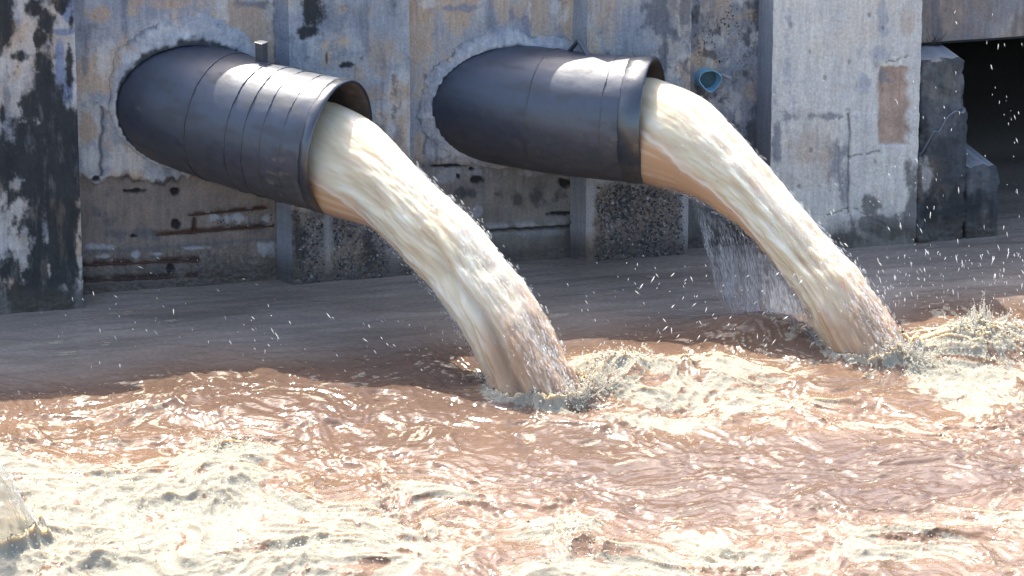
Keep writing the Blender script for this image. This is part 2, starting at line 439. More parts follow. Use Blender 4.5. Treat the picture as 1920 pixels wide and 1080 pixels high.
def paint_recess1(P, U, V, side=False):
    c, rel, x, z = common(P, U, V, (.34, .34, .36), 3)
    tan = stain(U, V, x, z, [(185, 28, 22, 22, .9), (455, 50, 70, 55, 1), (500, 110, 30, 50, .8), (165, 238, 20, 34, 1), (330, 8, 120, 14, .7), (250, 20, 30, 14, .5)], .5, 21, 7)
    c = lerp(c, np.array((.45, .335, .245)), tan*.85)
    c = lerp(c, LIGHT*1.05, stain(U, V, x, z, [(170, 300, 20, 30, .9), (235, 300, 50, 28, .9), (420, 30, 16, 40, .7), (205, 110, 30, 60, .6)], .5, 22, 8)*.7)
    c = lerp(c, np.array((.15, .16, .18)), stain(U, V, x, z, [(165, 50, 18, 25, .6), (160, 120, 12, 50, .6), (480, 8, 50, 8, .7)], .5, 23, 8)*.7)
    # plaster broken away below: brown lower course, set back
    line = 332+24*fbm(x*2.6, z*0, 5, 24, .6)+7*fbm(x*12, z*9, 4, 25, .7)
    low = sstep(-4, 6, V-line)
    c = lerp(c, np.array((.215, .17, .14))*(1+.25*fbm(x*8, z*6, 4, 26))[:, None], low*.92)
    rel = rel-.022*low+.006*np.exp(-((V-line)/6)**2)
    c = lerp(c, BLACK*1.5, np.exp(-((V-line-5)/4)**2)*.75*sstep(-.1, .25, n2(x*5, 1, 27)))
    c = lerp(c, np.array((.10, .10, .11)), low*stain(U, V, x, z, [(250, 440, 60, 14, .7), (330, 500, 120, 40, .6), (480, 420, 30, 40, .55), (200, 400, 25, 40, .4)], .7, 28, 9)*.7)
    bl = V-(555-.075*(U-155))                        # rows above the water line
    c, rel = aggregate(c, rel, x, z, sstep(-110, -60, bl)*.55*low+low*stain(U, V, x, z, [(450, 400, 70, 22, .8), (420, 500, 130, 30, .9)], .4, 29)*.4, 30)
    chips = stain(U, V, x, z, [(190, 465, 34, 7, .9), (195, 482, 14, 5, .8), (255, 478, 10, 8, .8), (365, 466, 26, 4, .9), (500, 412, 12, 9, .9), (500, 468, 22, 14, .9), (430, 410, 60, 10, .7), (290, 478, 22, 5, .7)], .5, 31, 14)
    c = lerp(c, np.array((.36, .36, .38)), chips*.85); rel = rel+.006*chips
    for (hx, hy, rx, ry) in [(330, 362, 10, 8), (332, 424, 10, 9), (322, 508, 9, 9), (178, 336, 8, 5), (250, 360, 22, 4), (250, 445, 6, 3)]:
        h = stain(U, V, x, z, [(hx, hy, rx, ry, 1.1)], .5, 33, 16)
        c = lerp(c, BLACK*.6, h*.95); rel = rel-.03*h
    # grooves where the bars lie bare
    for (xa, ya, xb, yb, w) in REBAR_PX:
        t = np.clip((U-xa)/(xb-xa+1e-6), 0, 1); d = np.abs(V-(ya+(yb-ya)*t)) if abs(xb-xa) > 5 else np.abs(U-xa)
        ins = ((U > xa-3) & (U < xb+3)) if abs(xb-xa) > 5 else ((V > ya) & (V < yb))
        g = np.exp(-(d/(w*1.3))**2)*ins*sstep(-.6, 0, n2(x*9, z*3, 35))
        c = lerp(c, RUST*.55, g*.9); rel = rel-.018*g
    c = lerp(c, np.array((.12, .12, .13)), np.exp(-((V-(476-.075*(U-160)))/3.5)**2)*low*.7)
    # crack up the left with a mortar smear
    cr = np.abs(U-(190+6*n2(V/22, 0, 36)))
    m = np.exp(-(cr/3.5)**2)*(V > 200)*(V < 330); c = lerp(c, BLACK*2, m*.8); rel = rel-.012*m
    return finish(c, rel, z, x)
REBAR_PX = [(355, 404, 500, 390, 3.2), (292, 441, 512, 424, 3.6), (364, 408, 364.5, 434, 3.4), (158, 497, 372, 488, 4.6), (158, 527, 368, 518, 3.6)]

def paint_pier2(P, U, V, side=False):
    c, rel, x, z = common(P, U, V, (.36, .37, .38), 5)
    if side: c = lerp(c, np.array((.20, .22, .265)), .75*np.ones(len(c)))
    c = lerp(c, np.array((.17, .19, .23)), stain(U, V, x, z, [(640, 25, 60, 40, .8), (600, 90, 50, 40, .55), (690, 240, 60, 40, .5), (745, 210, 18, 120, .55)], .6, 41, 6)*.6)
    k = stain(U, V, x, z, [(583, 15, 18, 40, 1.1), (577, 60, 26, 13, 1), (568, 66, 10, 8, 1), (600, 30, 20, 22, .6), (652, 122, 18, 7, .75), (676, 110, 7, 8, .6), (640, 124, 6, 5, .8)], .5, 42, 14)
    c = lerp(c, BLACK, k*.95)
    c = lerp(c, TAN*.8, stain(U, V, x, z, [(720, 110, 40, 50, .7), (690, 180, 50, 25, .7), (660, 20, 60, 20, .4), (750, 300, 30, 60, .7)], .5, 43, 5)*.6)
    low = sstep(-8, 10, V-(396+6*n2(x*6, 0, 44)))
    if not side:
        strip = np.exp(-((U-615-3*n2(V/30, 0, 45))/7)**2)+np.exp(-((U-742)/10)**2)
        c, rel = aggregate(c, rel, x, z, low*(1-.8*np.clip(strip, 0, 1)), 46, .8); rel = rel-.015*low
        c = lerp(c, np.array((.25, .235, .225)), low*np.clip(strip, 0, 1)*.7)
        c = lerp(c, BLACK, stain(U, V, x, z, [(560, 450, 14, 50, .8), (700, 470, 30, 40, .7)], .6, 47, 10)*low*.7)
    c = lerp(c, BLACK, stain(U, V, x, z, [(613, 108, 2.5, 12, 1)], .3, 48, 14)*.8)
    return finish(c, rel, z, x)

def paint_recess2(P, U, V, side=False):
    c, rel, x, z = common(P, U, V, (.36, .35, .35), 7)
    tan = stain(U, V, x, z, [(790, 60, 35, 90, .8), (1000, 30, 40, 40, .9), (960, 20, 50, 40, .7), (1030, 80, 20, 20, .6), (850, 20, 60, 40, .6), (785, 290, 14, 50, .8)], .6, 51, 6)
    c = lerp(c, np.array((.44, .34, .25)), tan*.8)
    c = lerp(c, np.array((.17, .2, .27)), stain(U, V, x, z, [(985, 40, 12, 40, .7), (850, 15, 40, 8, .8), (960, 25, 14, 14, .6), (1045, 60, 20, 50, .5)], .6, 52, 9)*.7)
    c = lerp(c, LIGHT*1.1, stain(U, V, x, z, [(1050, 20, 22, 25, .6), (990, 20, 8, 25, .7), (800, 8, 20, 10, .7)], .6, 53, 10)*.7)
    line = 300+10*fbm(x*4, z*0, 3, 54)
    low = sstep(-14, 16, V-line)
    c = lerp(c, np.array((.175, .16, .145))*(1+.35*fbm(x*5, z*7, 4, 55))[:, None], low*.9); rel = rel-.015*low
    c = lerp(c, np.array((.34, .34, .36)), low*stain(U, V, x, z, [(870, 325, 80, 16, .6), (1000, 325, 40, 10, .6), (896, 398, 13, 12, 1), (840, 330, 40, 20, .6)], .5, 56, 9)*.7)
    dl = V-(431-.055*(U-960)); c = lerp(c, np.array((.36, .37, .39)), np.exp(-((dl+6)/6)**2)*.7*sstep(-.25, .1, n2(x*8, z*9, 57))*(U > 890)); rel = rel+.01*np.exp(-((dl+6)/6)**2)
    c = lerp(c, np.array((.27, .28, .30)), np.exp(-((dl-10)/6)**2)*.6*sstep(-.2, .2, n2(x*6, z*6, 58)))
    cr = np.exp(-((dl-1+2*n2(x*14, 0, 59))/2.6)**2)*(U > 880); c = lerp(c, BLACK*.5, cr*.95); rel = rel-.035*cr
    for (hx, hy, rx, ry) in [(896, 338, 12, 8), (885, 318, 5, 4), (1060, 345, 14, 9), (1050, 402, 24, 4), (840, 312, 40, 3), (860, 332, 4, 6)]:
        h = stain(U, V, x, z, [(hx, hy, rx, ry, 1.1)], .5, 60, 16); c = lerp(c, BLACK*.6, h*.95); rel = rel-.025*h
    c = lerp(c, BLACK*2, stain(U, V, x, z, [(1000, 370, 90, 22, .6), (860, 365, 50, 14, .6), (1066, 450, 12, 50, .8)], .6, 61, 7)*low*.7)
    cr = np.abs(U-(797+9*n2(V/35, 0, 62))); m = np.exp(-(cr/3)**2)*(V > 140)*(V < 290); c = lerp(c, np.array((.1, .1, .11)), m*.7); rel = rel-.01*m
    return finish(c, rel, z, x)

def paint_pier3(P, U, V, side=False):
    c, rel, x, z = common(P, U, V, (.38, .365, .345), 9)
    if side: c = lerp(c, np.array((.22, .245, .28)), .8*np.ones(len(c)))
    c = lerp(c, np.array((.10, .11, .13)), stain(U, V, x, z, [(1240, 30, 40, 60, .85), (1285, 20, 16, 90, .8), (1245, 100, 20, 30, .7), (1275, 130, 25, 40, .5)], .7, 71, 7)*.75)
    c = lerp(c, TAN, stain(U, V, x, z, [(1140, 40, 40, 60, .8), (1115, 100, 20, 40, .6)], .5, 72, 5)*.6)
    low = sstep(-10, 10, V-(342+8*n2(x*6, 0, 73)))
    if not side:
        strip = sstep(1122, 1108, U+8*n2(V/30, 0, 74))+sstep(1272, 1285, U)
        c, rel = aggregate(c, rel, x, z, low*(1-.85*np.clip(strip, 0, 1)), 75, .9); rel = rel-.012*low
        c = lerp(c, BLACK*1.2, stain(U, V, x, z, [(1170, 400, 50, 40, .6), (1200, 360, 80, 14, .5)], .6, 76, 9)*low*.5)
        c = lerp(c, np.array((.36, .37, .39)), low*np.clip(strip, 0, 1)*.8*sstep(470, 420, V))
    return finish(c, rel, z, x)

def paint_recess3(P, U, V, side=False):
    c, rel, x, z = common(P, U, V, (.25, .255, .275), 11)
    c = lerp(c, LIGHT*.9, stain(U, V, x, z, [(1350, 60, 40, 60, .7), (1370, 190, 25, 25, .8), (1330, 110, 30, 20, .5), (1385, 220, 10, 40, .7)], .7, 81, 9)*.7)
    c = lerp(c, BLACK*2, stain(U, V, x, z, [(1345, 60, 14, 10, .8), (1330, 100, 24, 12, .7), (1320, 185, 40, 40, .7), (1420, 60, 24, 100, .7), (1420, 260, 22, 120, .9), (1340, 240, 40, 30, .8), (1390, 140, 14, 8, .6), (1310, 30, 12, 30, .6)], .75, 82, 11)*.75)
    c = lerp(c, np.array((.15, .18, .25)), stain(U, V, x, z, [(1425, 150, 20, 180, .6)], .6, 83, 6)*.6)
    c = lerp(c, np.array((.08, .07, .062)), sstep(.6, .3, z)*.75)
    g = stain(U, V, x, z, [(1340, 40, 45, 50, .8)], .4, 84); c, rel = aggregate(c, rel, x, z, g*.35, 85, .6)
    rel = rel*1.6
    return finish(c, rel, z, x)

def paint_pier4(P, U, V, side=False):
    c, rel, x, z = common(P, U, V, (.455, .435, .40), 13)
    c = lerp(c, np.array((.74, .70, .63)), np.full(len(c), .75))
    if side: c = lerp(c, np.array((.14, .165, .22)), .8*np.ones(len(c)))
    c = lerp(c, np.array((.30, .33, .40)), stain(U, V, x, z, [(1655, 30, 12, 60, .8), (1640, 100, 30, 24, .7), (1620, 150, 20, 30, .7), (1480, 120, 14, 120, .5)], .6, 101, 6)*.6)
    c = lerp(c, np.array((.17, .18, .21)), stain(U, V, x, z, [(1480, 215, 26, 18, .8), (1560, 218, 40, 9, .8), (1570, 300, 18, 60, .8), (1580, 350, 18, 50, .7), (1455, 250, 10, 80, .6), (1645, 120, 10, 10, .6), (1590, 205, 12, 8, .8)], .6, 102, 7)*.7)
    c = lerp(c, np.array((.50, .40, .32)), stain(U, V, x, z, [(1510, 270, 40, 50, .7), (1540, 300, 30, 60, .7), (1700, 50, 20, 40, .7)], .5, 103, 5)*.6)
    # exposed reddish render patch, set back behind a broken plaster edge
    pt = sstep(1644, 1652, U+4*n2(z*14, 0, 113))*sstep(1706, 1694, U+8*n2(z*11, 1, 114))*sstep(122, 128, V+6*n2(x*16, 0, 104))*sstep(274, 268, V)
    c = lerp(c, np.array((.40, .27, .20))*(1+.3*fbm(x*9, z*5, 4, 105))[:, None], pt*.9); rel = rel-.014*pt
    c = lerp(c, np.array((.22, .22, .23)), pt*stain(U, V, x, z, [(1655, 140, 12, 14, .9), (1668, 152, 8, 6, .7)], .5, 106, 14)*.8)
    # plaster skin standing proud to the right of a long crack
    edge = 1592-.012*(V-215)+3*n2(V/40, 0, 107)
    sk = sstep(-1.5, 1.5, U-edge)*(V > 212); rel = rel+.006*sk*(1-pt)
    cr = np.exp(-((U-edge)/2.0)**2)*(V > 212)*(V < 400); c = lerp(c, BLACK*2, cr*.8)
    c = lerp(c, LIGHT*1.12, sk*(1-pt)*sstep(.0, .3, fbm(x*10, z*1.2, 4, 108))*.5)
    for (xa, ya, xb, yb, w) in [(1590, 293, 1650, 283, 2), (1545, 405, 1590, 391, 1.8), (1590, 391, 1602, 430, 2), (1600, 390, 1690, 440, 1.4), (1660, 118, 1712, 104, 1.5), (1572, 222, 1594, 212, 2)]:
        t = np.clip((U-xa)/(xb-xa), 0, 1); d = np.abs(V-(ya+(yb-ya)*t)+3*n2(U/12, V/12, 109))
        m = np.exp(-(d/w)**2)*(U > xa)*(U < xb)*sstep(-.5, .1, n2(U/9, V/9, 115)); c = lerp(c, BLACK*1.5, m*.7); rel = rel-.006*m
    c = lerp(c, np.array((.10, .095, .09)), stain(U, V, x, z, [(1632, 385, 22, 22, 1), (1640, 420, 45, 25, .9), (1690, 420, 40, 34, .8), (1710, 330, 18, 60, .8), (1720, 400, 24, 60, 1.1), (1700, 240, 14, 30, .4), (1580, 450, 60, 20, .8), (1520, 470, 60, 40, .8)], .5, 110, 8)*.8)
    c = lerp(c, LIGHT*.95, stain(U, V, x, z, [(1665, 395, 16, 16, .9), (1570, 415, 16, 14, .8), (1735, 330, 10, 36, .7)], .4, 111, 12)*.7)
    for (hx, hy) in [(1483, 48), (1656, 53), (1592, 116), (1519, 98), (1547, 146), (1520, 282), (1656, 170), (1640, 302), (1498, 350), (1630, 28)]:
        h = stain(U, V, x, z, [(hx, hy, 3.2, 5, 1.2)], .3, 112, 20); c = lerp(c, BLACK*2.5, h*.45); rel = rel-.006*h
    return finish(c, rel, z, x)

def paint_block(P, U, V, side=False):
    c, rel, x, z = common(P, U, V, (.10, .105, .11), 15)
    c = lerp(c, np.array((.035, .039, .042)), np.full(len(c), .75))
    c = lerp(c, np.array((.05, .055, .06)), sstep(-.2, .3, fbm(x*4, z*5, 4, 121))*.7)
    c = lerp(c, np.array((.20, .19, .165)), stain(U, V, x, z, [(1770, 150, 40, 40, .7), (1760, 180, 30, 30, .6)], .5, 122, 6)*.5)
    c = lerp(c, LIGHT*.9, stain(U, V, x, z, [(1737, 330, 10, 38, .9), (1720, 300, 14, 20, .5), (1757, 112, 14, 5, .7)], .5, 123, 12)*.7)
    c = lerp(c, BLACK*1.2, stain(U, V, x, z, [(1800, 400, 60, 50, 1), (1745, 400, 30, 50, .9), (1830, 330, 40, 20, .4), (1720, 210, 30, 50, .7)], .5, 124, 8)*.8)
    return finish(c, rel*1.6+.018*fbm(x*3.5, z*3.5, 4, 125), z, x)
def paint_beam(P, U, V, side=False):
    c, rel, x, z = common(P, U, V, (.27, .235, .21), 17)
    c = lerp(c, np.array((.25, .215, .195)), np.full(len(c), .55))
    c = lerp(c, np.array((.13, .13, .14)), sstep(.15, .5, fbm(x*9, z*.7, 4, 131))*.6)
    return c, rel, np.zeros(len(c))

wall = setp(empty('retaining_wall', (1.5, 0, 0)), 'stained concrete retaining wall with pilasters and two black outlet pipes', 'wall')
def wpart(fn, under=None):
    """parts are modelled in world coordinates; shift them under the wall's empty, or under one of its parts"""
    fn.parent = under or wall; fn.matrix_parent_inverse.identity(); fn.location = (0, 0, 0) if under else -np.array(wall.location); return fn
BACK = .75
PANEL1 = wpart(slab('wall_panel', -1.53, .012, 0, BACK, None, paint_recess1, side=False, z1=2.40))
PANEL2 = wpart(slab('wall_panel', .93, 2.30, 0, BACK, None, paint_recess2, side=False, z1=2.25))
PANEL3 = wpart(slab('wall_panel', 3.10, 3.80, 0, BACK, None, paint_recess3, side=False, z1=2.19))
wpart(slab('pilaster', -2.7, -1.505, -.28, BACK, None, paint_pier1, z1=2.375))
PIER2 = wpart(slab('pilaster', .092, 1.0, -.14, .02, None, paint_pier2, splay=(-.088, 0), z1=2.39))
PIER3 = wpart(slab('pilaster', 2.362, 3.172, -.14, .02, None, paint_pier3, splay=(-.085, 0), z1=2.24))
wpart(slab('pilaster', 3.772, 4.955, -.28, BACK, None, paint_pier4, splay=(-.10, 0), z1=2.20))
v, f = box(-12, 4.95, .62, 1.6, Z0, WALL_TOP-.02)
o = link('wall_core', mesh('wall_core', v, f, False, {'col': np.tile(GREY, (8, 1)), 'wet': np.zeros(8)}), M_CON); wpart(o)
wpart(slab('pilaster', -6.5, -2.702, -.28, BACK, None, paint_pier1, z1=2.372, res=.03, side=False))
v, f = box(-12, -6.505, -.275, .62, Z0, 2.37)
o = link('pilaster', mesh('pilaster', v, f, False, {'col': np.tile(GREY, (8, 1)), 'wet': np.zeros(8)}), M_CON); wpart(o)

# ---- exposed reinforcing bars of the first panel
for k, (xa, ya, xb, yb, w) in enumerate(REBAR_PX):
    n = 40; t = np.linspace(0, 1, n)
    p = np.array([on_y(xa+(xb-xa)*s, ya+(yb-ya)*s, .024) for s in t])
    p[:, 2] += .004*n2(t*6, k, 140); p[:, 1] += .004*n2(t*5, k+3, 141)
    r = w/250*(.55+.25*n2(t*20, k, 142))
    v, f = tube(p, np.maximum(r, .004), 8)
    wpart(link('rebar', mesh('rebar', v, f), M_RUST), PANEL1)

# ---- stones showing in the washed-out concrete
def ico():
    t = (1+5**.5)/2
    v = np.array([(-1, t, 0), (1, t, 0), (-1, -t, 0), (1, -t, 0), (0, -1, t), (0, 1, t), (0, -1, -t), (0, 1, -t), (t, 0, -1), (t, 0, 1), (-t, 0, -1), (-t, 0, 1)], float)
    f = np.array([(0, 11, 5), (0, 5, 1), (0, 1, 7), (0, 7, 10), (0, 10, 11), (1, 5, 9), (5, 11, 4), (11, 10, 2), (10, 7, 6), (7, 1, 8), (3, 9, 4), (3, 4, 2), (3, 2, 6), (3, 6, 8), (3, 8, 9), (4, 9, 5), (2, 4, 11), (6, 2, 10), (8, 6, 7), (9, 8, 1)])
    return v/np.linalg.norm(v[0]), f
ICO_V, ICO_F = ico()
def stones(px_box, y, n, seed, size=(.004, .015), pal=None, skip=None, under=None):
    r = np.random.default_rng(seed); vs = []; fs = []; cs = []
    pal = pal or [(.03, .033, .04), (.06, .065, .075), (.16, .16, .17), (.13, .10, .08), (.30, .29, .29)]
    w = np.array([.36, .26, .16, .14, .08])
    for i in range(n):
        u = r.uniform(px_box[0], px_box[1]); v = r.uniform(px_box[2], px_box[3])
        if skip and skip(u, v, r): continue
        p = on_y(u, v, y)
        if p[2] < -.02: continue
        s = r.uniform(*size)*np.array([r.uniform(.7, 1.5), .75, r.uniform(.6, 1.1)])
        a = r.uniform(0, pi); R = np.array([[cos(a), 0, -sin(a)], [0, 1, 0], [sin(a), 0, cos(a)]])
        q = (ICO_V*(1+r.uniform(-.22, .22, (12, 1))))*s@R.T+p
        vs.append(q); fs.append(ICO_F+12*len(fs)); c = np.array(pal[r.choice(5, p=w)])*r.uniform(.7, 1.3); cs.append(np.tile(c, (12, 1)))
    V = np.concatenate(vs)
    me = mesh('exposed_aggregate', V, np.concatenate(fs), False, {'col': np.concatenate(cs), 'wet': np.full(len(V), .35)})
    return setp(wpart(link('exposed_aggregate', me, M_CON), under), kind='stuff')
stones((556, 738, 402, 530), -.121, 1500, 1, skip=lambda u, v, r: abs(u-615) < 9 or (u > 730), under=PIER2)
stones((1112, 1282, 348, 492), -.125, 1700, 2, skip=lambda u, v, r: u < 1122 and r.random() < .7, under=PIER3)
stones((160, 515, 470, 545), .030, 700, 3, (.003, .009), under=PANEL1)
stones((380, 515, 395, 425), .028, 160, 4, (.004, .010), under=PANEL1)
stones((1300, 1395, 5, 120), .002, 260, 5, (.003, .008), under=PANEL3)

# ================================================================== PIPES
MB = np.stack([RT, UP, -FW])
def dir_w(slope, tow):
    n = sqrt(1-tow*tow); a = atan(slope)
    return np.array([n*cos(a), -n*sin(a), tow])@MB
def pipe_axis(mpx, my, s0, t0, s1, t1, L, N=90):
    pts = [on_y(*mpx, my)]; ds = [dir_w(s1, t1)]
    for i in range(N):
        k = min(1, (i+.5)/N*1.15)
        d = dir_w(s1+(s0-s1)*k, t1+(t0-t1)*k)
        pts.append(pts[-1]-d*L/N); ds.append(d)
    return np.array(pts), np.array(ds)
def frames(ds):
    e1 = np.cross(ds, [0, 0, 1.]); e1 /= np.linalg.norm(e1, axis=1)[:, None]
    return e1, np.cross(e1, ds)
# angle convention: 0 = towards e1 (away from the camera / right of travel), pi/2 = up
def ring(P, D, R, th):
    e1, e2 = frames(D)
    return P[:, None]+R*(np.cos(th)[None, :, None]*e1[:, None]+np.sin(th)[None, :, None]*e2[:, None])

def build_pipe(mpx, my, s0, t0, s1, t1, L, R, label, seams, band, seed):
    P, D = pipe_axis(mpx, my, s0, t0, s1, t1, L)
    arc = np.linspace(0, L, len(P))
    root = setp(empty('outlet_pipe', tuple(P[0])), label, 'pipe', 'black outlet pipes')
    def part(name, me, mat, parent=root):
        o = link(name, me, mat, parent); o.location = -P[0] if parent is root else (0, 0, 0); return o
    NT = 160
    th = np.linspace(0, 2*pi, NT, endpoint=False)
    S = np.linspace(0, L, 260)
    Pi = np.stack([np.interp(S, arc, P[:, k]) for k in range(3)], 1); Di = np.stack([np.interp(S, arc, D[:, k]) for k in range(3)], 1)
    Di /= np.linalg.norm(Di, axis=1)[:, None]
    T, SS = np.meshgrid(th, S)
    # rolled plate courses: tiny step in radius at every seam, gentle dents
    step = sum(.0015*sstep(-.004, .004, SS-sm) for sm in seams)
    dent = .004*n3(np.cos(T)*2, np.sin(T)*2, SS*3, seed)+.0012*n3(np.cos(T)*9, np.sin(T)*9, SS*9, seed+1)
    Ro = R+dent-step*.6
    outer = Pi[:, None]+Ro[..., None]*(np.cos(T)[..., None]*frames(Di)[0][:, None]+np.sin(T)[..., None]*frames(Di)[1][:, None])
    vo = outer.reshape(-1, 3)
    x, y, z = vo.T
    base = np.tile(np.array((.020, .028, .050)), (len(vo), 1))
    Tf = T.ravel(); Sf = SS.ravel()
    low = sstep(.15, -.75, np.sin(Tf)+.25*n3(np.cos(Tf)*3, np.sin(Tf)*3, Sf*4, seed+2))
    base = lerp(base, (.060, .046, .036), low*.6)
    grime = sstep(.15, .5, n3(np.cos(Tf)*4, np.sin(Tf)*4, Sf*3, seed+3)+.4*n3(np.cos(Tf)*11, np.sin(Tf)*11, Sf*9, seed+4))
    base = lerp(base, (.022, .022, .025), grime*.6)
    pk = sstep(.52, .6, n3(np.cos(Tf)*14, np.sin(Tf)*14, Sf*26, seed+5)+.35*n3(np.cos(Tf)*5, np.sin(Tf)*5, Sf*6, seed+6)-.35*sstep(.15, .5, Sf))
    base = lerp(base, (.012, .012, .013), pk*.9)
    gl = 1+.35*low+.25*grime
    run = sstep(.25, .6, n2(Sf*26, Tf*.9, seed+15)+.35*n2(Sf*60, Tf*2.5, seed+16))*sstep(.75, .3, np.sin(Tf))*sstep(-.9, -.3, np.sin(Tf))*(np.cos(Tf) < 0)
    base = lerp(base, (.075, .075, .078), run*.55); gl = gl+.25*run
    mudsp = sstep(.45, .62, n3(np.cos(Tf)*8, np.sin(Tf)*8, Sf*9, seed+17)+.3*n3(np.cos(Tf)*25, np.sin(Tf)*25, Sf*25, seed+18)-.35*sstep(.0, .6, Sf)+.1)*sstep(.5, -.3, np.sin(Tf))
    base = lerp(base, (.15, .115, .085), mudsp*.7); gl = gl+.3*mudsp
    rt_ = sstep(.14, .0, Sf)*sstep(-.1, -.7, np.sin(Tf)); base = lerp(base, (.17, .12, .085), rt_*.6)
    part('pipe_shell', mesh('pipe_shell', vo, grid_faces(len(S), NT) if False else wrap_faces(len(S), NT), True, {'col': base, 'gloss': gl}), M_PIPE)
    # inner wall and rim
    Ri = R-.016
    ns = 60; Sx = np.linspace(0, L*.8, ns)
    Pj = np.stack([np.interp(Sx, arc, P[:, k]) for k in range(3)], 1); Dj = np.stack([np.interp(Sx, arc, D[:, k]) for k in range(3)], 1); Dj /= np.linalg.norm(Dj, axis=1)[:, None]
    iv = ring(Pj, Dj, Ri, th).reshape(-1, 3)
    icol = np.tile(np.array((.105, .062, .042)), (len(iv), 1)); nn = fbm(iv[:, 0]*9, iv[:, 2]*9, 4, seed+7)
    icol = lerp(icol, (.035, .025, .02), sstep(.0, .4, nn)*.8); icol = lerp(icol, (.2, .13, .09), sstep(.1, .45, -nn)*.6)
    part('inner_wall', mesh('inner_wall', iv, wrap_faces(ns, NT)[:, ::-1], True, {'col': icol, 'gloss': np.full(len(iv), 1.5)}), M_PIPE)
    # end band, a proud glossy ring at the mouth
    b0 = []; prof = [(-.004, Ri-.001), (-.009, R-.004), (-.006, R+.004), (.004, R+.009), (band-.006, R+.009), (band, R+.002), (band+.002, R-.004)]
    for s_, r_ in prof:
        k = P[0]-D[0]*s_
        e1, e2 = frames(D[:1]); rr = r_+.0025*n3(np.cos(th)*4, np.sin(th)*4, s_*30, seed+8)*(r_ > R)
        wob = .010*n3(np.cos(th)*6, np.sin(th)*6, 0, seed+9)*(s_ > band*.5)
        b0.append(k+(rr[:, None])*(np.cos(th)[:, None]*e1+np.sin(th)[:, None]*e2)-D[0]*wob[:, None])
    bv = np.concatenate(b0); bc = np.tile(np.array((.018, .021, .03)), (len(bv), 1))
    Tb = np.tile(th, len(prof)); bc = lerp(bc, (.11, .075, .05), sstep(-.3, -.8, np.sin(Tb)+.2*n3(np.cos(Tb)*5, np.sin(Tb)*5, 0, seed+10))*.7)
    part('end_band', mesh('end_band', bv, wrap_faces(len(prof), NT)[:, ::-1], True, {'col': bc, 'gloss': np.full(len(bv), .6)}), M_PIPE)
    # weld beads round the pipe
    for q, sm in enumerate(seams):
        k = np.interp(sm, arc, np.arange(len(P))); c = np.array([np.interp(sm, arc, P[:, i]) for i in range(3)]); d = np.array([np.interp(sm, arc, D[:, i]) for i in range(3)]); d /= np.linalg.norm(d)
        tt = np.linspace(0, 2*pi, 260)
        off = .008*n3(np.cos(tt)*2, np.sin(tt)*2, q*3.1, seed+11)+.003*n3(np.cos(tt)*12, np.sin(tt)*12, q*2.2, seed+12)
        e1, e2 = frames(d[None])
        path = c+(R-.001)*(np.cos(tt)[:, None]*e1+np.sin(tt)[:, None]*e2)+d*off[:, None]
        rad = np.clip(.0040+.0035*n3(np.cos(tt)*16, np.sin(tt)*16, q*1.3, seed+13), .002, .011)
        v, f = tube(path, rad, 7, False)
        part('weld_seam', mesh('weld_seam', v, f, True, {'col': np.tile(np.array((.03, .033, .04)), (len(v), 1)), 'gloss': np.full(len(v), .9)}), M_PIPE)
    return root, P, D, part, arc
def wrap_faces(ns, nt):
    i = np.arange(ns-1); j = np.arange(nt); I, J = np.meshgrid(i, j, indexing='ij'); J2 = (J+1) % nt
    return np.stack([I*nt+J, (I+1)*nt+J, (I+1)*nt+J2, I*nt+J2], -1).reshape(-1, 4)

R1, R2 = .487, .466
pipe1, P1, D1, part1, arc1 = build_pipe((637, 276), -.94, .41, .60, .22, .40, 1.9, R1, 'black outlet pipe with four lit weld seams and a square lug, nearer the left edge', [.22, .38, .52, .66, 1.0], .075, 200)
pipe2, P2, D2, part2, arc2 = build_pipe((1223, 226), -.67, .28, .58, .06, .24, 1.9, R2, 'black outlet pipe with a bent strap on top, beside the blue pipe stub', [.27, .80], .16, 300)

def on_pipe(P, D, arc, s, ang, R):
    c = np.array([np.interp(s, arc, P[:, i]) for i in range(3)]); d = np.array([np.interp(s, arc, D[:, i]) for i in range(3)]); d /= np.linalg.norm(d)
    e1, e2 = frames(d[None]); e1 = e1[0]; e2 = e2[0]
    return c+R*(cos(ang)*e1+sin(ang)*e2), d, e1*cos(ang)+e2*sin(ang), -e1*sin(ang)+e2*cos(ang)
# longitudinal plate joints on pipe 1 and 2 (short axial welds)
for (pt, P, D, arc, R, lst) in ((part1, P1, D1, arc1, R1, [(1.0, 1.22, 2.45), (.52, .66, 3.35), (.08, .24, 3.5), (.66, .80, 3.2)]), (part2, P2, D2, arc2, R2, [(.38, .62, 3.25), (.8, 1.1, 2.6), (.0, .27, 3.1)])):
    for (sa, sb, an) in lst:
        path = np.array([on_pipe(P, D, arc, s, an+.015*n2(s*9, an, 150), R)[0] for s in np.linspace(sa, sb, 40)])
        v, f = tube(path, .0045+.002*n2(np.linspace(0, 8, 40), an, 151), 6)
        pt('weld_seam', mesh('weld_seam', v, f, True, {'col': np.tile(np.array((.03, .033, .04)), (len(v), 1)), 'gloss': np.ones(len(v))}), M_PIPE)
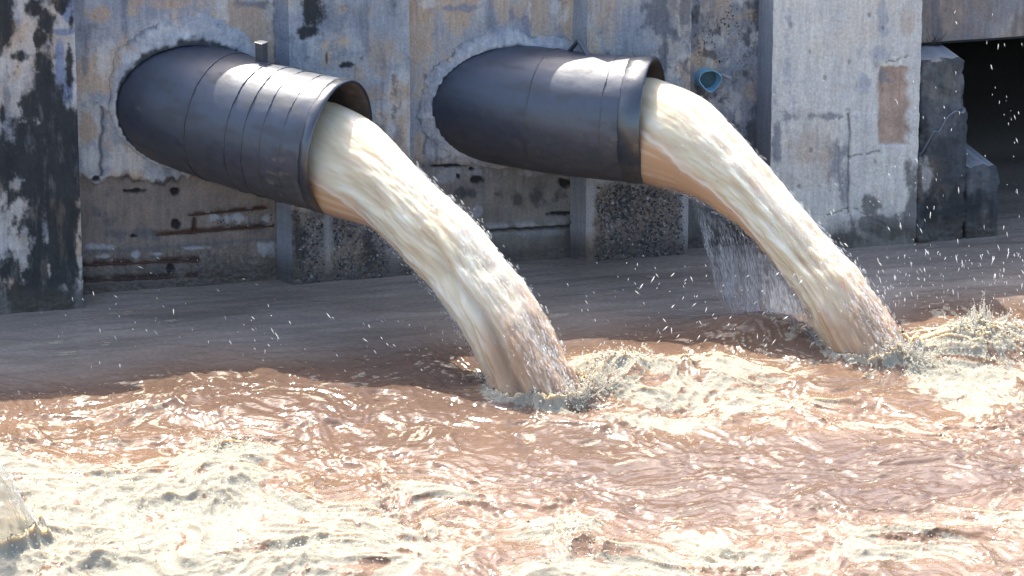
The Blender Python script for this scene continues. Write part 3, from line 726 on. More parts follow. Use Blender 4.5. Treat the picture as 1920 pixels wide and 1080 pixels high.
# square lug on pipe 1: two plates and a cap
def oriented(center, ax, sx, bev=.006):
    ax = [a/np.linalg.norm(a) for a in ax]
    v = []; 
    for i in (-1, 1):
        for j in (-1, 1):
            for k in (-1, 1): v.append(center+ax[0]*i*sx[0]+ax[1]*j*sx[1]+ax[2]*k*sx[2])
    f = [(0, 1, 3, 2), (4, 6, 7, 5), (0, 4, 5, 1), (2, 3, 7, 6), (0, 2, 6, 4), (1, 5, 7, 3)]
    return np.array(v), f
def bevelled(name, v, f, w=.005, attrs=None):
    import bmesh
    me = mesh(name, v, f, False); bm = bmesh.new(); bm.from_mesh(me)
    bmesh.ops.bevel(bm, geom=bm.edges[:], offset=w, segments=2, affect='EDGES', profile=.6)
    bmesh.ops.recalc_face_normals(bm, faces=bm.faces); bm.to_mesh(me); bm.free()
    n = len(me.vertices)
    for k, val in (attrs or {}).items():
        if np.ndim(val):
            a = me.attributes.new(k, 'FLOAT_COLOR', 'POINT'); a.data.foreach_set('color', np.tile(np.array([*val, 1.], np.float32), n))
        else:
            a = me.attributes.new(k, 'FLOAT', 'POINT'); a.data.foreach_set('value', np.full(n, val, np.float32))
    return me
PA = {'col': (.028, .032, .042), 'gloss': .9}
p, d, nrm, tg = on_pipe(P1, D1, arc1, .755, 1.72, R1)
zz = np.array([0, 0, 1.])
for q, off in enumerate((-.026, .026)):
    v, f = oriented(p+d*off+zz*.055, (d, np.cross(zz, d), zz), (.006, .034, .075))
    o = part1('lug_plate', bevelled('lug_plate', v, f, .003, PA), M_PIPE)
v, f = oriented(p+zz*.055-np.cross(zz, d)*.028, (d, np.cross(zz, d), zz), (.022, .005, .073)); part1('lug_plate', bevelled('lug_plate', v, f, .003, PA), M_PIPE)
v, f = oriented(p+zz*.134, (d, np.cross(zz, d), zz), (.036, .040, .004)); part1('lug_cap', bevelled('lug_cap', v, f, .003, PA), M_PIPE)
# bent strap on pipe 2
pa = on_pipe(P2, D2, arc2, .70, 1.75, R2)[0]; pb = on_pipe(P2, D2, arc2, .50, 1.6, R2)[0]; pm = (pa+pb)/2+zz*.095
for (a, b) in ((pa-zz*.02, pm), (pb-zz*.02, pm)):
    ax = b-a; Ln = np.linalg.norm(ax); ax /= Ln; sd = np.cross(ax, zz); sd /= np.linalg.norm(sd)
    v, f = oriented((a+b)/2, (ax, sd, np.cross(ax, sd)), (Ln/2+.006, .024, .008)); part2('strap', bevelled('strap', v, f, .003, PA), M_PIPE)

# ---- mortar collars where the pipes leave the wall
def collar(P, D, R, seed, extent, hfn, under):
    NT, NR = 260, 26
    th = np.linspace(0, 2*pi, NT, endpoint=False); inner = np.zeros((NT, 3))
    G = ring(P, D, R-.006, th)                       # (len, NT, 3)
    for j in range(NT):
        i = np.argmax(G[:, j, 1] > -.02); inner[j] = G[i, j]
    inner[:, 1] = 0
    cen = inner.mean(0); rad = inner-cen; rl = np.linalg.norm(rad, axis=1)
    ang = np.arctan2(rad[:, 2], rad[:, 0])
    ext = np.interp(ang, extent[0], extent[1], period=2*pi)*(1+.55*n3(np.cos(ang)*2.2, np.sin(ang)*2.2, 0, seed)+.30*n3(np.cos(ang)*5, np.sin(ang)*5, 1, seed+1)+.08*n3(np.cos(ang)*16, np.sin(ang)*16, 1, seed+2)+.12*n3(np.cos(ang)*40, np.sin(ang)*40, 1, seed+2))
    ext = np.maximum(ext, .02)
    t = np.linspace(0, 1, NR)
    V = cen+rad[:, None]/rl[:, None, None]*(rl[:, None]+ext[:, None]*t[None])[..., None]
    x = V[..., 0]; z = V[..., 2]
    h = hfn(ang)[:, None]*(1-.9*t[None]**1.5)+.008*fbm(x*9, z*9, 4, seed+3)+.005*fbm(x*30, z*30, 3, seed+4)
    h = np.maximum(h, .003)*sstep(1.0, .965, t)[None]-.012*(t[None] == 1)
    V[..., 1] = -h
    P_ = V.reshape(-1, 3); U_, V_ = proj(P_)
    tt = np.tile(t, NT); aa = np.repeat(ang, NR)
    c = np.tile(np.array((.40, .40, .41)), (len(P_), 1))
    c = lerp(c, BLUE*1.05, sstep(-.05, .35, fbm(P_[:, 0]*6, P_[:, 2]*6, 4, seed+5))*.7)
    c = lerp(c, np.array((.55, .55, .55)), sstep(.1, .4, fbm(P_[:, 0]*5+3, P_[:, 2]*5, 4, seed+6))*.6)
    c0 = common(P_, U_, V_, (.34, .34, .36), 3 if seed == 400 else 7)[0]
    bl_ = sstep(.35, .95, tt+.3*fbm(P_[:, 0]*7, P_[:, 2]*7, 3, seed+10))[:, None]; c = c*(1-bl_)+c0*bl_
    # dark growth hugging the pipe and in the broken outer edge
    mold = sstep(.30, .05, tt+.22*fbm(P_[:, 0]*14, P_[:, 2]*14, 4, seed+7)+(1-np.interp(aa, extent[0], extent[2], period=2*pi))*.5)
    c = lerp(c, BLACK*1.3, mold*.95)
    c = lerp(c, np.array((.16, .165, .18)), sstep(.80, .98, tt+.25*fbm(P_[:, 0]*16, P_[:, 2]*16, 3, seed+8))*.75*sstep(-.1, .3, fbm(P_[:, 0]*4, P_[:, 2]*4, 2, seed+9)-.3*np.cos(aa)))
    c = lerp(c, np.array((.21, .19, .175)), sstep(.95, .6, P_[:, 2])*.7)
    f = wrap_faces(NT, NR) if False else grid_faces(NT, NR, True)
    return wpart(link('mortar_collar', mesh('mortar_collar', P_, f, True, {'col': c, 'wet': np.zeros(len(P_))}), M_CON), under)
A6 = np.array([-pi, -2.3, -1.57, -.8, 0, .8, 1.57, 2.3])
collar(P1, D1, R1, 400, (A6, [.05, .03, .02, .02, .03, .12, .20, .17], [1, .9, .3, .3, .6, 1, 1.1, 1.0]), lambda a: .020+.045*np.clip(np.sin(a), 0, 1), PANEL1)
collar(P2, D2, R2, 420, (A6, [.09, .06, .02, .02, .03, .08, .13, .13], [.5, .4, .3, .3, .3, .5, .8, .6]), lambda a: .020+.035*np.clip(np.sin(a), 0, 1), PANEL2)

# ================================================================== STEPPED BUTTRESS, BEAM, CULVERT
butt = setp(empty('concrete_buttress', (5.2, 0, 0)), 'dark mould-blackened stepped concrete buttress at the culvert mouth', 'buttress')
def bpart(o): o.parent = butt; o.location = -np.array(butt.location); return o
def blk(x0, x1, z0, z1, yf, yb, top=None):
    return bpart(slab('block', x0, x1, yf, yb, None, paint_block, z0=z0, z1=z1, res=.010, top_fn=top, chipk=2.2))
blk(4.957, 5.325, .72, 1.47, -.255, .9, lambda x: 1.452+.020*n2(x*9, x*0, 79)-.05*sstep(5.26, 5.33, x))
blk(4.953, 5.352, -.5, 1.03, -.285, .9, lambda x: .66+.37*sstep(4.88, 5.27, x+.02*np.sin(x*40))+.03*n2(x*14, x*0, 77))
blk(5.354, 5.63, -.5, .60, -.275, .9, lambda x: .578+.03*n2(x*13, x*0, 78)-.04*sstep(5.56, 5.64, x))

beam = setp(link('concrete_beam', None), None)
bpy.data.objects.remove(beam)
beam = slab('concrete_beam', 4.90, 9.5, .10, .75, None, paint_beam, z0=1.485, z1=WALL_TOP, res=.016)
setp(beam, 'brown-grey concrete beam above the black culvert opening', 'beam')
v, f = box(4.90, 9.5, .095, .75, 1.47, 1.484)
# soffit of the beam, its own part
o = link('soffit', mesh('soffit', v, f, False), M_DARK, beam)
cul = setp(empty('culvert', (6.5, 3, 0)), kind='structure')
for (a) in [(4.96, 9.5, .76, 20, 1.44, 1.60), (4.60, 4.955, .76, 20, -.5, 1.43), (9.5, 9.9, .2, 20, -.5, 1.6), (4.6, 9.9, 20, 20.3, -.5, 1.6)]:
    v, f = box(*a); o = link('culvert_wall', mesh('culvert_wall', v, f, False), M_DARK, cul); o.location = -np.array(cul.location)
# bank behind the wall top
vs, fs = [], []
for a in [(-60, 4.6, 1.6, 120, -.5, WALL_TOP-.06), (9.9, 60, 1.6, 120, -.5, WALL_TOP-.06), (4.6, 9.9, .76, 120, 1.605, WALL_TOP-.06)]:
    v, f = box(*a); fs += [tuple(np.array(q)+len(vs)*8) for q in f]; vs.append(v)
setp(link('ground', mesh('ground', np.concatenate(vs), fs, False), M_SOIL), kind='structure')
v, f = box(9.9, 60, .1, 1.6, -.5, WALL_TOP-.04); o = link('wall_core', mesh('wall_core', v, f, False, {'col': np.tile(GREY, (8, 1)), 'wet': np.zeros(8)}), M_CON); wpart(o)
v, f = box(-60, -12, -.2, 1.6, -.5, WALL_TOP-.04); o = link('wall_core', mesh('wall_core', v, f, False, {'col': np.tile(GREY, (8, 1)), 'wet': np.zeros(8)}), M_CON); wpart(o)

# ---- broken blue plastic pipe, small grey pipe, shard, ring bolt, weed
def stub(name, c, axis, R, wall_t, length, jag, mat, seed, back=.12):
    axis = np.asarray(axis, float); axis /= np.linalg.norm(axis)
    e1 = np.cross(axis, [0, 0, 1.]); e1 /= np.linalg.norm(e1); e2 = np.cross(e1, axis)
    NT = 48; th = np.linspace(0, 2*pi, NT, endpoint=False)
    r = np.random.default_rng(seed); key = r.uniform(0, 1, 9)**1.3
    j = np.interp(th, np.linspace(0, 2*pi, 10), np.append(key, key[0]))*jag
    rows = []
    for (rad, s, jj) in ((R-wall_t, -back, 0), (R-wall_t, 0, 0), (R-wall_t, length, 1), (R, length, 1), (R, 0, 0), (R, -back, 0)):
        rows.append(c+axis*(s-jj*j)[:, None]+rad*(np.cos(th)[:, None]*e1+np.sin(th)[:, None]*e2) if jj else c+axis*s+rad*(np.cos(th)[:, None]*e1+np.sin(th)[:, None]*e2))
    V = np.concatenate(rows); f = wrap_faces(6, NT)
    ee = np.concatenate([f, ])
    o = link(name, mesh(name, V, ee, False), mat)
    # back plug so the bore is closed inside the wall
    return o
pv = on_y(1319, 146, 0)
o = stub('broken_pipe_stub', pv+np.array([.015, 0, 0]), (.25, -1, -.05), .082, .006, .12, .10, M_PVC, 5)
th_ = np.linspace(0, 2*pi, 24, endpoint=False); bv = pv+np.array([.018, -.016, 0])+np.stack([.074*np.cos(th_), 0*th_, .074*np.sin(th_)], 1)
link('bore', mesh('bore', bv, [tuple(range(24))], False), mat_plain('dark_teal', (.04, .085, .10), .7), o)
setp(o, 'broken light blue plastic pipe stub sticking out of the wall', 'pipe stub')
pg = on_y(1381, 136, 0)
o = stub('drain_pipe_stub', pg, (.1, -1, 0), .037, .006, .03, .006, M_GREYP, 6)
setp(o, 'small round grey drain pipe stub beside the blue pipe stub', 'pipe stub')
a = on_y(1350, 138, -.02); b = on_y(1371, 146, -.03)
v, f = oriented((a+b)/2, (b-a, np.cross(b-a, [0, 1, 0]), (0, 1, 0)), (np.linalg.norm(b-a)/2, .012, .008))
v[:2] = (v[:2]+v[2:4][::-1])/2*.5+v[:2]*.5
setp(link('plastic_shard', bevelled('plastic_shard', v, f, .003), M_GREYP), 'thin pale plastic shard lying against the small grey drain pipe', 'shard')
c = on_y(181, 193, -.02); tt = np.linspace(0, 2*pi, 28)
v, f = tube(c+np.stack([.014*np.cos(tt), .010*np.sin(tt), .016*np.sin(tt)], 1), .004, 6, False)
setp(link('ring_bolt', mesh('ring_bolt', v, f), mat_plain('steel', (.5, .5, .46), .4, .2, 50, 1)), 'tiny steel ring bolt in the wall left of the nearer pipe', 'bolt')
weed = setp(empty('dry_weed', tuple(on_y(1748, 84, .06))), 'dry brown weed growing at the corner under the beam', 'weed')
r = np.random.default_rng(3)
for i in range(9):
    a0 = r.uniform(-1.2, 1.3); Ln = r.uniform(.05, .17); t = np.linspace(0, 1, 10)
    path = np.stack([Ln*t*np.sin(a0)*1.1+.01*np.sin(t*5+i), -.05-.03*t, .03+Ln*t*abs(np.cos(a0))*.7+.01*np.sin(t*7+i)], 1)
    v, f = tube(path, .0035*(1.1-t), 5); link('stem', mesh('stem', v, f), M_WEED, weed)

# ================================================================== JETS
def resample(px, n):
    px = np.array(px, float); s = np.r_[0, np.cumsum(np.linalg.norm(np.diff(px, axis=0), axis=1))]; s /= s[-1]
    t = np.linspace(0, 1, n)
    q = np.stack([np.interp(t, s, px[:, k]) for k in (0, 1)], 1)
    k = n//14; ker = np.hanning(2*k+1); ker /= ker.sum()
    for d in (0, 1):
        ext = np.r_[2*q[0, d]-q[k:0:-1, d], q[:, d], 2*q[-1, d]-q[-2:-k-2:-1, d]]
        q[:, d] = np.convolve(ext, ker, 'valid')
    return q
def build_jet(label, upper, lower, M, foot_px, seed, lam, groove, back_dir=None, back=.4, amp=1.0, NS=420, NT=300, group='muddy water jets', width=.95, foot_shade=.75, mat=None):
    Fp = on_z(*foot_px, 0)
    h = (Fp-M)[:2]; h /= np.linalg.norm(h); nrm = np.array([h[1], -h[0], 0.])      # horizontal normal, towards the camera side
    if nrm@(CAM-M) < 0: nrm = -nrm
    up_, lo_ = resample(upper, NS), resample(lower, NS)
    A = np.array([on_plane(p[0], p[1], nrm, nrm@M) for p in up_]); B = np.array([on_plane(p[0], p[1], nrm, nrm@M) for p in lo_])
    C = (A+B)/2; N = (A-B)/2*.96
    # round cross-section whose outline matches the measured width, whatever way the stream heads
    tg = np.gradient(C, axis=0); tg /= np.linalg.norm(tg, axis=1)[:, None]
    tx, ty = tg@RT, tg@UP; tl = np.hypot(tx, ty)
    aw = (-ty/tl)[:, None]*RT+(tx/tl)[:, None]*UP                          # across the stream as seen
    np_ = np.cross(nrm, tg); np_ *= np.sign(np_[:, 2])[:, None]
    tgt = np.abs(((A-B)/2*aw).sum(1)); qq = np.linspace(0, 1, NS); wq = width*(1-.10*qq)
    Rr = 1.0*tgt/np.sqrt((np_*aw).sum(1)**2+(wq*(aw@nrm))**2)
    bq = sstep(.0, .22, qq)[:, None]; N = N*(1-bq)+np_*Rr[:, None]*bq
    if mat is not None: N = N*np.sqrt(np.clip(np.linspace(0, 1, NS)/.22, .02, 1))[:, None]
    hw = np.linalg.norm(N, axis=1)
    if back_dir is not None:
        nb = 30; t = np.linspace(1, 1/nb, nb)[:, None]
        C = np.r_[C[0]-back_dir*back*t, C]; N = np.r_[np.repeat(N[:1], nb, 0), N]; hw = np.r_[np.repeat(hw[:1], nb), hw]
    n = len(C)
    s = np.r_[0, np.cumsum(np.linalg.norm(np.diff(C, axis=0), axis=1))]
    s0 = s[30] if back_dir is not None else 0
    sm = s-s0; Ltot = sm[-1]; q = np.clip(sm/Ltot, 0, 1)
    th = np.linspace(0, 2*pi, NT, endpoint=False)
    T, Q = np.meshgrid(th, q); SM = np.repeat(sm[:, None], NT, 1)
    ct, st = np.cos(T), np.sin(T)
    wr = width*(1-.10*q)[:, None]
    # froth: everything except the smooth underside near the mouth
    lf = np.interp(q, lam[0], lam[1])[:, None]
    wob = .16*n3(SM*2.2, st*1.5, ct*1.5, seed)+.10*n3(SM*7, st*4, ct*4, seed+1)+.05*n3(SM*16, st*9, ct*9, seed+2)
    froth = sstep(-.16, .30, ct-lf+wob*(.4+1.2*Q))
    rim = np.exp(-((ct-lf+wob*(.4+1.2*Q))/.06)**2)*sstep(0, .06, Q)
    big = n3(ct*1.5, st*1.5, SM*1.3, seed+3); med = n3(ct*3.2, st*3.2, SM*2.4, seed+4); rd = 1-2*np.abs(n3(ct*5, st*5, SM*2.6, seed+5))
    fin = n3(ct*10, st*10, SM*9, seed+6); fin2 = n3(ct*22, st*22, SM*22, seed+7); med2 = n3(ct*4.2, st*4.2, SM*6, seed+14)
    g = sstep(0, .25, Q)
    d = (.05+.95*froth)*amp*g*((.012+.040*Q)*(.75*big+.6*med+.28*med2+.15*rd)+(.002+(.005+.009*sstep(.55, .95, np.abs(ct)))*Q)*(fin+.2*fin2))+.004*(big+.5*med)+.0016*froth*(fin+.5*fin2)*sstep(0, .1, Q)+.006*rim*g
    if groove:
        cg, wd, q0 = groove
        gl = cg+.12*n3(SM*2, 0*SM, 0*SM, seed+8)
        d = d-.30*hw[:, None]*sstep(q0, q0+.4, Q)*np.exp(-((ct-gl)/wd)**2)*(st > 0)
    # ragged trailing edge along the underside, growing downstream
    rag = sstep(-.3, -.95, ct)*sstep(.2, .7, Q)
    d = d-rag*.075*amp*(np.abs(n3(ct*2, st*5, SM*6, seed+9))+.4*np.abs(fin))
    rr = hw[:, None]
    Nh = N/np.linalg.norm(N, axis=1)[:, None]
    rad_u = rr*ct*(1+0*d)+d*ct; rad_n = (rr*wr)*st+d*st
    Pt = C[:, None]+Nh[:, None]*rad_u[..., None]+nrm[None, None]*rad_n[..., None]
    Pv = Pt.reshape(-1, 3)
    fr = froth.ravel(); Qf = Q.ravel()
    col = np.tile(np.array((.62, .37, .21)), (len(Pv), 1))
    tone = (.45*med+.35*big+.3*med2).ravel()
    cream = np.tile(np.array((.68, .58, .40)), (len(Pv), 1)); cream = lerp(cream, (.72, .66, .52), sstep(-.1, .4, tone+.3*Qf))
    cream = lerp(cream, (.54, .39, .24), sstep(.1, .5, -tone)*.45)
    col = col*(1-fr[:, None])+cream*fr[:, None]
    streak = sstep(.05, .6, n3((ct*9).ravel(), (st*9).ravel(), (SM*1.8).ravel(), seed+10)+.5*n3((ct*22).ravel(), (st*22).ravel(), (SM*4).ravel(), seed+11))*(1-fr); col = lerp(col, (.72, .52, .34), streak*.7)
    col = lerp(col, (.85, .78, .66), rim.ravel()*.55)
    col = lerp(col, (.37, .19, .085), sstep(.66, .93, Qf+.22*tone)*foot_shade)               # shade on the steep plunging foot, painted into the colour
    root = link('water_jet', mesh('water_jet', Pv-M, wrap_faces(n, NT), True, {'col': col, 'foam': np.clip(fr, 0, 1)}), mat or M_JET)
    root.location = M
    setp(root, label, 'water jet', group)
    return dict(P=Pt, C=C, N=N, nrm=nrm, q=q, hw=hw, foot=Fp)
M1 = P1[0]; M2 = P2[0]
U1 = [(600, 188), (646, 207), (679, 228), (731, 267), (791, 322), (851, 379), (899, 421), (935, 478), (977, 535), (1014, 588), (1050, 660), (1078, 712), (1098, 755), (1108, 785)]
L1 = [(604, 392), (632, 406), (660, 418), (707, 436), (749, 475), (791, 523), (834, 571), (873, 630), (904, 690), (922, 732), (938, 765), (946, 785)]
U2 = [(1206, 143), (1252, 158), (1300, 178), (1349, 217), (1391, 263), (1433, 308), (1487, 377), (1535, 428), (1571, 467), (1631, 524), (1662, 582), (1691, 630), (1710, 672), (1720, 702)]
L2 = [(1206, 338), (1230, 348), (1270, 365), (1330, 395), (1391, 434), (1433, 477), (1475, 534), (1513, 598), (1540, 645), (1566, 682), (1582, 702)]
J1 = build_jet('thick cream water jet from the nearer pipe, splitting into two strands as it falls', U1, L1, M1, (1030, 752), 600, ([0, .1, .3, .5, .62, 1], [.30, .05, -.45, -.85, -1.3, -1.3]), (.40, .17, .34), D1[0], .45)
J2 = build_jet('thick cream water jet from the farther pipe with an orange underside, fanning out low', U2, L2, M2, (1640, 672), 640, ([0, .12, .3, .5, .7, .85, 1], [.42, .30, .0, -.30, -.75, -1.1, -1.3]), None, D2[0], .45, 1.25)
M3 = on_z(-330, 700, 1.15)
U3 = [(-330, 600), (-220, 660), (-140, 725), (-66, 800), (-6, 872), (36, 935), (70, 1000), (82, 1040)]
L3 = [(-330, 760), (-240, 810), (-170, 860), (-110, 930), (-70, 1000), (-40, 1060), (-30, 1090)]
J3 = build_jet('pale water jet cut off by the left edge in the lower left corner', U3, L3, M3, (45, 1020), 680, ([0, 1], [-1.3, -1.3]), None, None, 0, 1.2, 260, 180, foot_shade=0, mat=M_THIN)

# ================================================================== WATER
FLOW = np.array([.84, -.54])
def axis_pts(lo, a, b, hi, step, grow=1.25):
    c = list(np.arange(a, b+1e-6, step)); s = step; x = a
    left = []
    while x > lo: s *= grow; x -= s; left.append(max(x, lo))
    right = []; s = step; x = b
    while x < hi: s *= grow; x += s; right.append(min(x, hi))
    return np.array(left[::-1]+c+right)
XS = axis_pts(-70, -3.3, 6.6, 80, .0110); YS = axis_pts(-120, -7.4, .4, 20, .0150)
X, Y = np.meshgrid(XS, YS, indexing='ij')
P = np.stack([X.ravel(), Y.ravel(), np.zeros(X.size)], 1)
U, V = proj(P); x, y = P[:, 0], P[:, 1]
near = sstep(9, 7.2, np.maximum(np.abs(x-1.8), 0)+0*y)*sstep(-9.5, -7.6, y)
u = x*FLOW[0]+y*FLOW[1]; w = -x*FLOW[1]+y*FLOW[0]
wx = .35*fbm(x*.9, y*.9, 3, 501); wy = .35*fbm(x*.9, y*.9, 3, 502)
uu = u+wx; ww = w+wy
dens = blobs(U, V, [(1140, 700, 95, 45, 1), (1230, 740, 150, 55, .85), (1350, 700, 200, 45, .7), (1450, 760, 300, 40, .7), (1830, 650, 120, 55, 1.1), (1760, 705, 170, 35, 1), (1250, 795, 170, 22, .85), (1620, 800, 330, 26, .7), (1850, 740, 150, 60, .7),
    (300, 960, 380, 110, 1.1), (60, 900, 190, 80, .9), (640, 1020, 330, 90, .95), (0, 1060, 300, 90, 1.1), (430, 860, 110, 60, .85), (80, 805, 240, 30, .5), (300, 1080, 500, 60, 1.1), (760, 930, 220, 60, .7),
    (1300, 1050, 320, 60, .8), (1700, 1020, 350, 70, .75), (1920, 960, 200, 60, .7), (1050, 1000, 150, 70, .75), (1040, 1080, 160, 40, .8), (930, 742, 80, 16, .8), (1060, 762, 70, 22, 1), (1650, 690, 60, 14, .8)])
brown = blobs(U, V, [(700, 765, 330, 36, .6), (1450, 890, 480, 55, .75), (760, 830, 180, 30, .4), (1050, 830, 120, 30, .6), (1800, 900, 300, 40, .5), (560, 735, 120, 20, .7), (1250, 930, 250, 50, .4)])
calm = sstep(-2.2, -1.2, y+.3*n2(x*.8, 0, 503))                     # quiet water in front of the wall
dens = np.clip(np.maximum(dens, .30*sstep(690, 780, V))+.06-.6*brown, 0, 1.2)*(1-calm)
turb = np.clip(.30+.8*dens, 0, 1)*(1-calm)*sstep(-1.7, -2.6, y)
# heights
H = .010*fbm(x*.9+.3*y, y*3.2, 3, 510)+.004*fbm(x*2.2+.5*y, y*9, 3, 509)+.0018*fbm(u*5, w*10, 3, 511)
H += (1-calm)*(.030*fbm(uu*.9, ww*1.5, 3, 512))
big = fbm(uu*1.6, ww*2.6, 4, 513); rid = ridge(uu*2.6, ww*4.2, 4, 514); sm = ridge(uu*8, ww*13, 3, 515)
H += turb*(.065*big+.022*rid+.012*sm)+(1-calm)*(1-.30*np.clip(brown, 0, 1))*(.011*fbm(uu*3, ww*5.5, 2, 516)+.0080*fbm(uu*10, ww*12, 2, 517, .6))
def hump(cx, cy, rx, ry, a):
    return a*np.exp(-((U-cx)/rx)**2-((V-cy)/ry)**2)
H += hump(480, 760, 280, 30, .07)+hump(1430, 622, 130, 22, .13)+hump(1560, 640, 70, 22, .05)+hump(1840, 660, 110, 30, .16)+hump(1150, 712, 90, 30, .13)
H += hump(430, 900, 90, 40, .10)+hump(150, 960, 200, 60, .07)+hump(560, 1040, 160, 50, .08)+hump(1080, 1030, 70, 40, .08)+hump(1300, 700, 150, 22, .05)
heap = blobs(U, V, [(1830, 655, 110, 34, 1), (1140, 712, 80, 30, .9), (1060, 760, 70, 16, .8), (960, 748, 60, 10, .5), (1690, 690, 60, 12, .7), (430, 850, 70, 30, .8), (300, 950, 250, 60, .2), (90, 1000, 160, 60, .2), (560, 1030, 170, 40, .2), (1080, 1020, 70, 30, .4)])
H += heap*(.050*ridge(uu*6, ww*8, 4, 518, .6)+.035*fbm(uu*14, ww*16, 3, 519, .65))
def contact(J):
    Pt = J['P']; out = []
    for j in range(0, Pt.shape[1], 3):
        k = np.where(Pt[:, j, 2] < .0)[0]
        if len(k): out.append(Pt[k[0], j])
    return np.array(out)
crown = np.zeros(len(P))
for J, amp_ in ((J1, 1.0), (J2, .9), (J3, .9)):
    cp = contact(J); cc = cp.mean(0); an = np.arctan2(cp[:, 1]-cc[1], cp[:, 0]-cc[0]); o_ = np.argsort(an)
    rr_ = np.linalg.norm((cp-cc)[:, :2], axis=1)
    dx, dy = x-cc[0], y-cc[1]; th_ = np.arctan2(dy, dx); di = np.hypot(dx, dy)
    t_ = di-np.interp(th_, an[o_], rr_[o_], period=2*pi)
    c_ = np.exp(-((t_-.03)/.05)**2)*(t_ > -.15)
    side_ = .75+.6*np.cos(th_+.6)
    H += amp_*c_*side_*(.085+.08*fbm(x*6, y*6, 4, 530, .6)+.03*ridge(x*12, y*12, 3, 531))
    crown = np.maximum(crown, .8*c_+.5*np.exp(-(np.maximum(t_, 0)/.22)**2))
H *= near
Hg = H.reshape(X.shape)
gx = np.gradient(Hg, XS, axis=0).ravel(); gy = np.gradient(Hg, YS, axis=1).ravel()
ch = .012*np.clip(turb+.15, 0, 1)*near
P[:, 0] += np.clip(gx, -1, 1)*ch; P[:, 1] += np.clip(gy, -1, 1)*ch; P[:, 2] = H
# foam cover: streaks and lace, thick where the water is churned
cav = sstep(.22, .55, fbm(uu*2.2+3, ww*4.2, 4, 527, .55));
f1 = fbm(uu*1.5, ww*2.4, 5, 520, .6); lace = ridge(uu*5.0, ww*7, 4, 521, .6); fl = fbm(uu*13, ww*16, 3, 522, .6)
foam = .95*sstep(.38, 1.0, np.maximum(dens, .85*crown)+.50*f1+.36*(lace-.25)+.22*fl+2.2*(H-.03)*turb-.75*cav)
glitter = sstep(.55, 1.1, lace+.55*fl+.45*f1+.3*dens)*(1-calm)*.55  # pale flecks painted as sun glitter, carried in the foam mask
foam = np.clip(np.maximum(foam, glitter), 0, 1)
wisp = sstep(.55, 1.05, ridge(x*1.1+.6*wx, y*5.5+.5*wy, 4, 523, .6)+.4*fbm(x*3, y*13, 3, 524))*calm*(.26+.34*sstep(-.1, .4, fbm(x*.8, y*1.2, 2, 528)))
foot = blobs(U, V, [(900, 700, 70, 40, .8), (860, 660, 60, 25, .6), (1640, 640, 60, 30, .6), (1450, 590, 120, 14, .5)])
wisp = np.maximum(wisp, foot*sstep(.35, .9, ridge(u*4, w*9, 4, 525, .6)+.3*fl)*.6)
foam = np.maximum(foam, wisp)
mud = np.tile(np.array((.165, .104, .074)), (len(P), 1))
mud = lerp(mud, (.25, .152, .092), sstep(.1, .5, dens)*.8)
mud = lerp(mud, (.13, .082, .052), sstep(.0, .4, fbm(uu*1.2, ww*3, 4, 526))*.5)
cm = np.array((.33, .272, .222))*(1+.35*fbm(x*.7+.3*y, y*2.6, 4, 529)[:, None])
mud = mud*(1-.9*calm[:, None])+cm*.9*calm[:, None]
col = mud
rip = np.clip(.10+.75*(1-calm), 0, 1)*np.where(near > .5, 1, .3)
me = mesh('water', P, grid_faces(len(XS), len(YS)), True, {'col': col, 'foam': foam, 'ripple': rip})  # foam holds real foam and the painted sun glitter
setp(link('water', me, M_WATER), kind='structure')
WX, WY, WH = XS, YS, Hg
def water_h(px_, py_):
    i = np.clip(np.searchsorted(WX, px_), 0, len(WX)-1); j = np.clip(np.searchsorted(WY, py_), 0, len(WY)-1)
    return WH[i, j]

# ================================================================== SPLASH, FOAM AND SPRAY
def blob_mesh(pts, rad, voxel, name):
    me = bpy.data.meshes.new(name+'_seed'); me.vertices.add(len(pts)); me.vertices.foreach_set('co', np.asarray(pts, np.float32).ravel())
    a = me.attributes.new('rad', 'FLOAT', 'POINT'); a.data.foreach_set('value', np.asarray(rad, np.float32))
    ob = bpy.data.objects.new(name+'_seed', me); COL.objects.link(ob)
    ng = bpy.data.node_groups.new(name+'_gn', 'GeometryNodeTree')
    ng.interface.new_socket('Geometry', in_out='INPUT', socket_type='NodeSocketGeometry'); ng.interface.new_socket('Geometry', in_out='OUTPUT', socket_type='NodeSocketGeometry')
    gi = ng.nodes.new('NodeGroupInput'); go = ng.nodes.new('NodeGroupOutput')
    na = ng.nodes.new('GeometryNodeInputNamedAttribute'); na.data_type = 'FLOAT'; na.inputs['Name'].default_value = 'rad'
    mp = ng.nodes.new('GeometryNodeMeshToPoints'); pv_ = ng.nodes.new('GeometryNodePointsToVolume'); pv_.resolution_mode = 'VOXEL_SIZE'
    pv_.inputs['Voxel Size'].default_value = voxel
    vm = ng.nodes.new('GeometryNodeVolumeToMesh'); vm.inputs['Threshold'].default_value = .12
    L = ng.links.new
    L(gi.outputs[0], mp.inputs['Mesh']); L(na.outputs['Attribute'], mp.inputs['Radius']); L(mp.outputs[0], pv_.inputs['Points'])
    L(na.outputs['Attribute'], pv_.inputs['Radius']); L(pv_.outputs[0], vm.inputs['Volume']); L(vm.outputs[0], go.inputs[0])
    md = ob.modifiers.new('gn', 'NODES'); md.node_group = ng
    dg = bpy.context.evaluated_depsgraph_get(); ev = ob.evaluated_get(dg)
    out = bpy.data.meshes.new_from_object(ev); out.name = name
    bpy.data.objects.remove(ob); bpy.data.meshes.remove(me); bpy.data.node_groups.remove(ng)
    if len(out.polygons): out.polygons.foreach_set('use_smooth', np.ones(len(out.polygons), bool))
    out.materials.clear()
    return out
